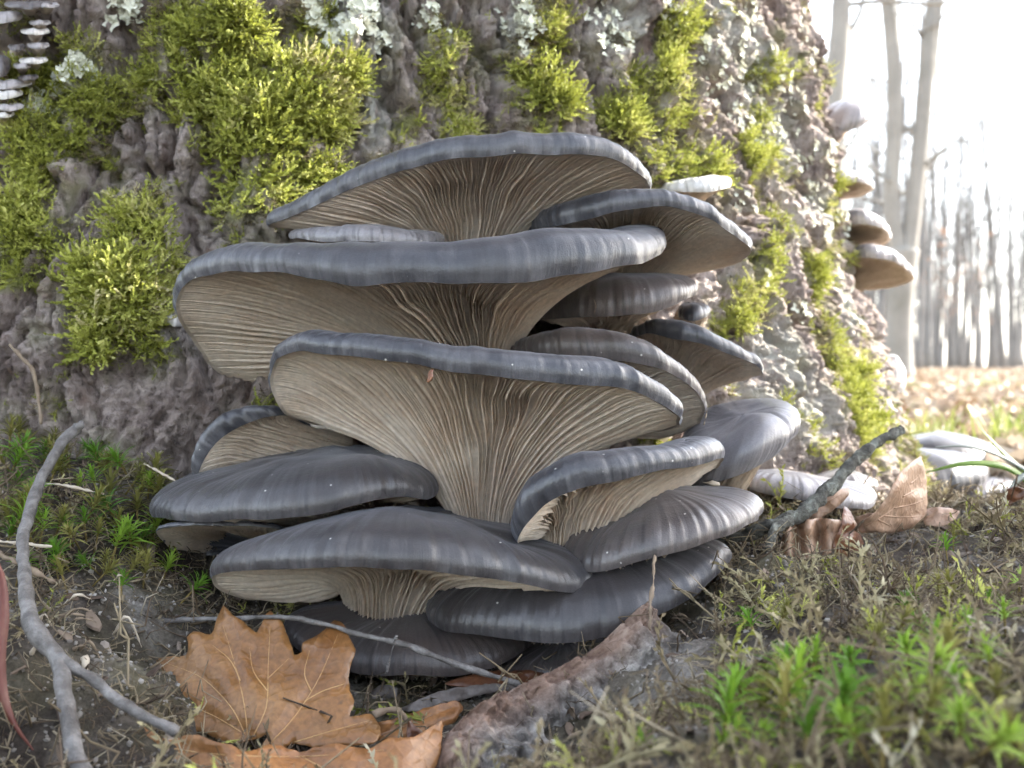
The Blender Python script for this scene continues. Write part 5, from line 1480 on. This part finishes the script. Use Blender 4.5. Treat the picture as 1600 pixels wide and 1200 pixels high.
yy = 1.1 + 20 * rng.random(n) ** 1.8
xx = rng.uniform(.1, .62, n) * yy
gate = fbm(np.stack([xx, yy * .6, 0 * xx], -1), .9, 2, 6) > .3
P = np.stack([xx, yy, ground_h(xx, yy)], -1)[gate]
scatter('grass', P, np.stack([0 * P[:, 0], 0 * P[:, 0], rng.uniform(0, 6.28, len(P))], -1), rng.uniform(.03, .085, len(P)), [(tuft(i), M['grass']) for i in range(4)], 'sparse grass tufts growing through the fallen leaves')

def bare_tree(seed, h, r0, lean=(0, 0), branch_from=.35, nb=14, fork=None, crown_len=.28):
    """Trunk mesh and bare crown mesh of one tree, base at the origin."""
    r = np.random.default_rng(seed)
    n = 16
    t = np.linspace(0, 1, n)
    wob = np.cumsum(r.normal(size=(n, 2)) * .006 * h, 0) * t[:, None]
    P = np.stack([lean[0] * h * t + wob[:, 0], lean[1] * h * t + wob[:, 1], h * t - .05], -1)
    rad = r0 * (1 - .86 * t ** 1.1) + r0 * .45 * np.exp(-t * h / (r0 * 3.2))
    mt, mc = MB(), MB()
    mt.tube(P, rad, 12)
    def limb(p0, az, el, ln, rr0, lev):
        m = 7
        a, e = az, el
        pts = [p0]
        for k in range(m - 1):
            a += r.normal() * .16; e += r.normal() * .12 + .05
            pts.append(pts[-1] + ln / (m - 1) * np.array((math.cos(a) * math.cos(e), math.sin(a) * math.cos(e), math.sin(e))))
        pts = np.array(pts)
        mc.tube(pts, np.linspace(rr0, rr0 * .2, m), 4 if lev else 6)
        if lev < 2:
            for k in range(r.integers(3, 6)):
                j = r.integers(1, m)
                limb(pts[j], a + r.uniform(-1.1, 1.1), e + r.uniform(-.5, .4), ln * r.uniform(.3, .6), rr0 * .42, lev + 1)
    for k in range(nb):
        f = branch_from + (1 - branch_from) * (k + r.random()) / nb
        q = np.array([np.interp(f, t, P[:, i]) for i in range(3)])
        limb(q, r.uniform(0, 6.28), r.uniform(.25, 1.0), h * crown_len * (1.15 - f) * r.uniform(.6, 1.2), np.interp(f, t, rad) * .42, 0)
    return mt, mc, P, rad

TREEG = 'bare trees of the wood behind'
TREEL = 'thin bare grey tree of the sunny wood behind the trunk'
variants = []
for i in range(8):
    rr_ = random.Random(i)
    h = rr_.uniform(6.5, 11)
    mt, mc, _, _ = bare_tree(100 + i, h, rr_.uniform(.03, .09), (rr_.uniform(-.10, .10), 0), rr_.uniform(.18, .4), 12, crown_len=.26)
    a = mt.mesh('trunk'); a.materials.append(M['far_bark'])
    c = mc.mesh('crown'); c.materials.append(M['far_bark'])
    variants.append((a, c))
rt = random.Random(44)
for k in range(240):
    yd = 26 + 50 * rt.random() ** 0.9
    xd = yd * rt.uniform(.255, .56)
    a, c = variants[rt.randrange(8)]
    o = empty('bare_tree', (xd, yd, 0))
    o.rotation_euler = (0, 0, rt.uniform(0, 6.28)); s = rt.uniform(.7, 1.2); o.scale = (s, s, s)
    set_props(o, TREEL, 'tree', TREEG)
    for nm, me in (('trunk', a), ('crown', c)):
        q = bpy.data.objects.new(nm, me); col.objects.link(q); q.parent = o

def russet_leaves(me_c, seed):
    r = np.random.default_rng(seed)
    vs = np.array([v.co[:] for v in me_c.vertices]); m_ = MB()
    for k in r.integers(0, len(vs), 220):
        a_, b_ = r.normal(size=3), r.normal(size=3); a_ /= np.linalg.norm(a_); b_ = np.cross(a_, b_); b_ /= np.linalg.norm(b_)
        p = vs[k] + r.normal(size=3) * .05
        m_.add([p, p + a_ * .04 + b_ * .025, p + a_ * .085, p + a_ * .04 - b_ * .025], [(0, 1, 2, 3)])
    return m_.mesh('dead_leaves')
for (px, yd, v_) in ((1470, 24, 1), (1532, 27, 4), (1446, 30, 6)):
    o = empty('young_tree', ((px - 800) / FPX * yd, yd, 0)); o.scale = (.55, .55, .42)
    set_props(o, 'young tree in the wood still holding russet dead leaves', 'tree', 'young trees with russet leaves')
    a, c = variants[v_]
    for nm, me in (('trunk', a), ('crown', c), ('dead_leaves', russet_leaves(c, v_))):
        q = bpy.data.objects.new(nm, me); col.objects.link(q); q.parent = o
        if nm == 'dead_leaves': me.materials.append(M['russet']); q['kind'] = 'stuff'

# the twin-stemmed beech and its neighbour
bx, by = (1404 - 800) / FPX * 9.0, 9.0
root = empty('beech_tree', (bx, by, 0)); set_props(root, 'grey beech that forks low into two tall stems at the edge of the wood', 'tree')
def wpt(px, py, d=9.0): return at(px, py, d) - np.array((bx, by, 0))
def pxtube(pts, rp, d=9.0, nseg=16):
    W = open_spline(np.array([[*wpt(p[0], p[1], d), r_ / FPX * d] for p, r_ in zip(pts, rp)]), 40)
    m = MB(); m.tube(W[:, :3], W[:, 3], nseg); return m
m = pxtube([(1402, 610), (1404, 560), (1405, 500), (1408, 440), (1412, 390)], [30, 22, 20, 21, 24]); mobj('trunk', m.mesh('trunk'), M['beech_bark'], root)
m = pxtube([(1408, 420), (1397, 360), (1392, 300), (1396, 220), (1398, 140), (1394, 70), (1388, 0), (1380, -120), (1370, -300)], [16, 13, 12, 12, 12.5, 12, 12, 10, 7]); mobj('stem', m.mesh('stem'), M['beech_bark'], root)
m = pxtube([(1414, 420), (1424, 350), (1432, 280), (1440, 200), (1446, 130), (1452, 60), (1456, 0), (1466, -120), (1480, -300)], [16, 13.5, 13, 13, 13, 11.5, 9, 8, 6]); mobj('stem', m.mesh('stem'), M['beech_bark'], root)
m = pxtube([(1445, 150), (1455, 110), (1462, 50), (1468, 0), (1485, -120)], [10, 8.5, 7.5, 7, 5]); mobj('branch', m.mesh('branch'), M['beech_bark'], root)
rr_ = np.random.default_rng(9)
for k in range(16):
    y0 = rr_.uniform(-80, 330); x0 = 1394 if k % 2 else 1440
    sgn = rr_.choice([-1, 1]); ln = rr_.uniform(40, 120)
    m = MB()
    pts = [wpt(x0, y0)]
    for j in range(5): pts.append(pts[-1] + np.array((sgn * ln / 5, rr_.normal() * 20, rr_.uniform(2, 26))) / FPX * 9)
    pts = np.array(pts); m.tube(pts, np.linspace(3, .8, 6) / FPX * 9, 5)
    for q in range(3):
        b0 = pts[rr_.integers(1, 5)]
        m.tube(np.stack([b0, b0 + np.array((sgn * 14, 0, rr_.uniform(-10, 20))) / FPX * 9, b0 + np.array((sgn * 30, rr_.normal() * 9, rr_.uniform(0, 40))) / FPX * 9]), np.array((1.4, 1, .5)) / FPX * 9, 4)
    mobj('branch', m.mesh('branch'), M['beech_bark'], root)
bx, by = (1306 - 800) / FPX * 7.0, 7.0
root = empty('beech_tree', (bx, by, 0)); set_props(root, 'grey beech trunk rising right behind the edge of the old trunk', 'tree')
m = pxtube([(1300, 640), (1300, 500), (1302, 300), (1302, 180), (1306, 120), (1312, 60), (1314, 0), (1316, -150), (1318, -400)], [26, 20, 18, 18, 17, 16, 14, 12, 9], 7.0); mobj('trunk', m.mesh('trunk'), M['beech_bark'], root)
for (pp, rp) in (([(1310, 70), (1330, 45), (1345, 15), (1352, -30)], [8, 5, 4, 3]), ([(1302, 250), (1330, 222), (1345, 190), (1352, 150), (1365, 120)], [4, 3.5, 3, 2.2, 1.5]), ([(1345, 190), (1362, 165), (1375, 145)], [2.5, 2, 1]),
                 ([(1300, 10), (1380, 2), (1450, 6), (1530, 2), (1600, 16)], [5, 4, 3.5, 3, 2])):
    m = pxtube(pp, rp, 7.0, 7); mobj('branch', m.mesh('branch'), M['beech_bark'], root)

# unseen tree added to shade the cluster: to the right, out of the frame
ns = np.array((math.cos(SUN_AZ), math.sin(SUN_AZ))); nn2 = np.array((math.sin(SUN_AZ), -math.cos(SUN_AZ)))
pos = ns * 4.0 + nn2 * (-.30)
root = empty('added_shade_tree', (pos[0], pos[1], 0))
set_props(root, 'unseen tall beech added to the right so that its trunk shades the mushroom cluster', 'tree')
mt, mc, _, _ = bare_tree(77, 9.0, .255, (0, 0), .72, 8)
mobj('trunk', mt.mesh('trunk'), M['beech_bark'], root); mobj('crown', mc.mesh('crown'), M['beech_bark'], root)

# ------------------------------------------------------------------ haze volume added to pale the far trees, mostly for lens glare
hz = NT('glare_haze')
vol = hz.n('ShaderNodeVolumePrincipled')
vol.inputs['Color'].default_value = (0.93, 0.95, 1.0, 1)
vol.inputs['Density'].default_value = 0.0005
vol.inputs['Anisotropy'].default_value = 0.3
hz.t.links.new(vol.outputs[0], hz.out.inputs['Volume'])
for l in list(hz.out.inputs['Surface'].links): hz.t.links.remove(l)
hx0, hx1, hy0, hy1, hz0, hz1 = -170, 170, -80, 190, -1.2, 16
hv = [(x, y, z) for x in (hx0, hx1) for y in (hy0, hy1) for z in (hz0, hz1)]
hf = np.array([(0, 1, 3, 2), (4, 6, 7, 5), (0, 4, 5, 1), (2, 3, 7, 6), (0, 2, 6, 4), (1, 5, 7, 3)])
haze = mobj('haze', np_mesh('haze', np.array(hv), hf, smooth_shade=False), hz.m)
set_props(haze, 'thin haze added to pale the far trees, mostly standing for lens glare', None, None, 'stuff')
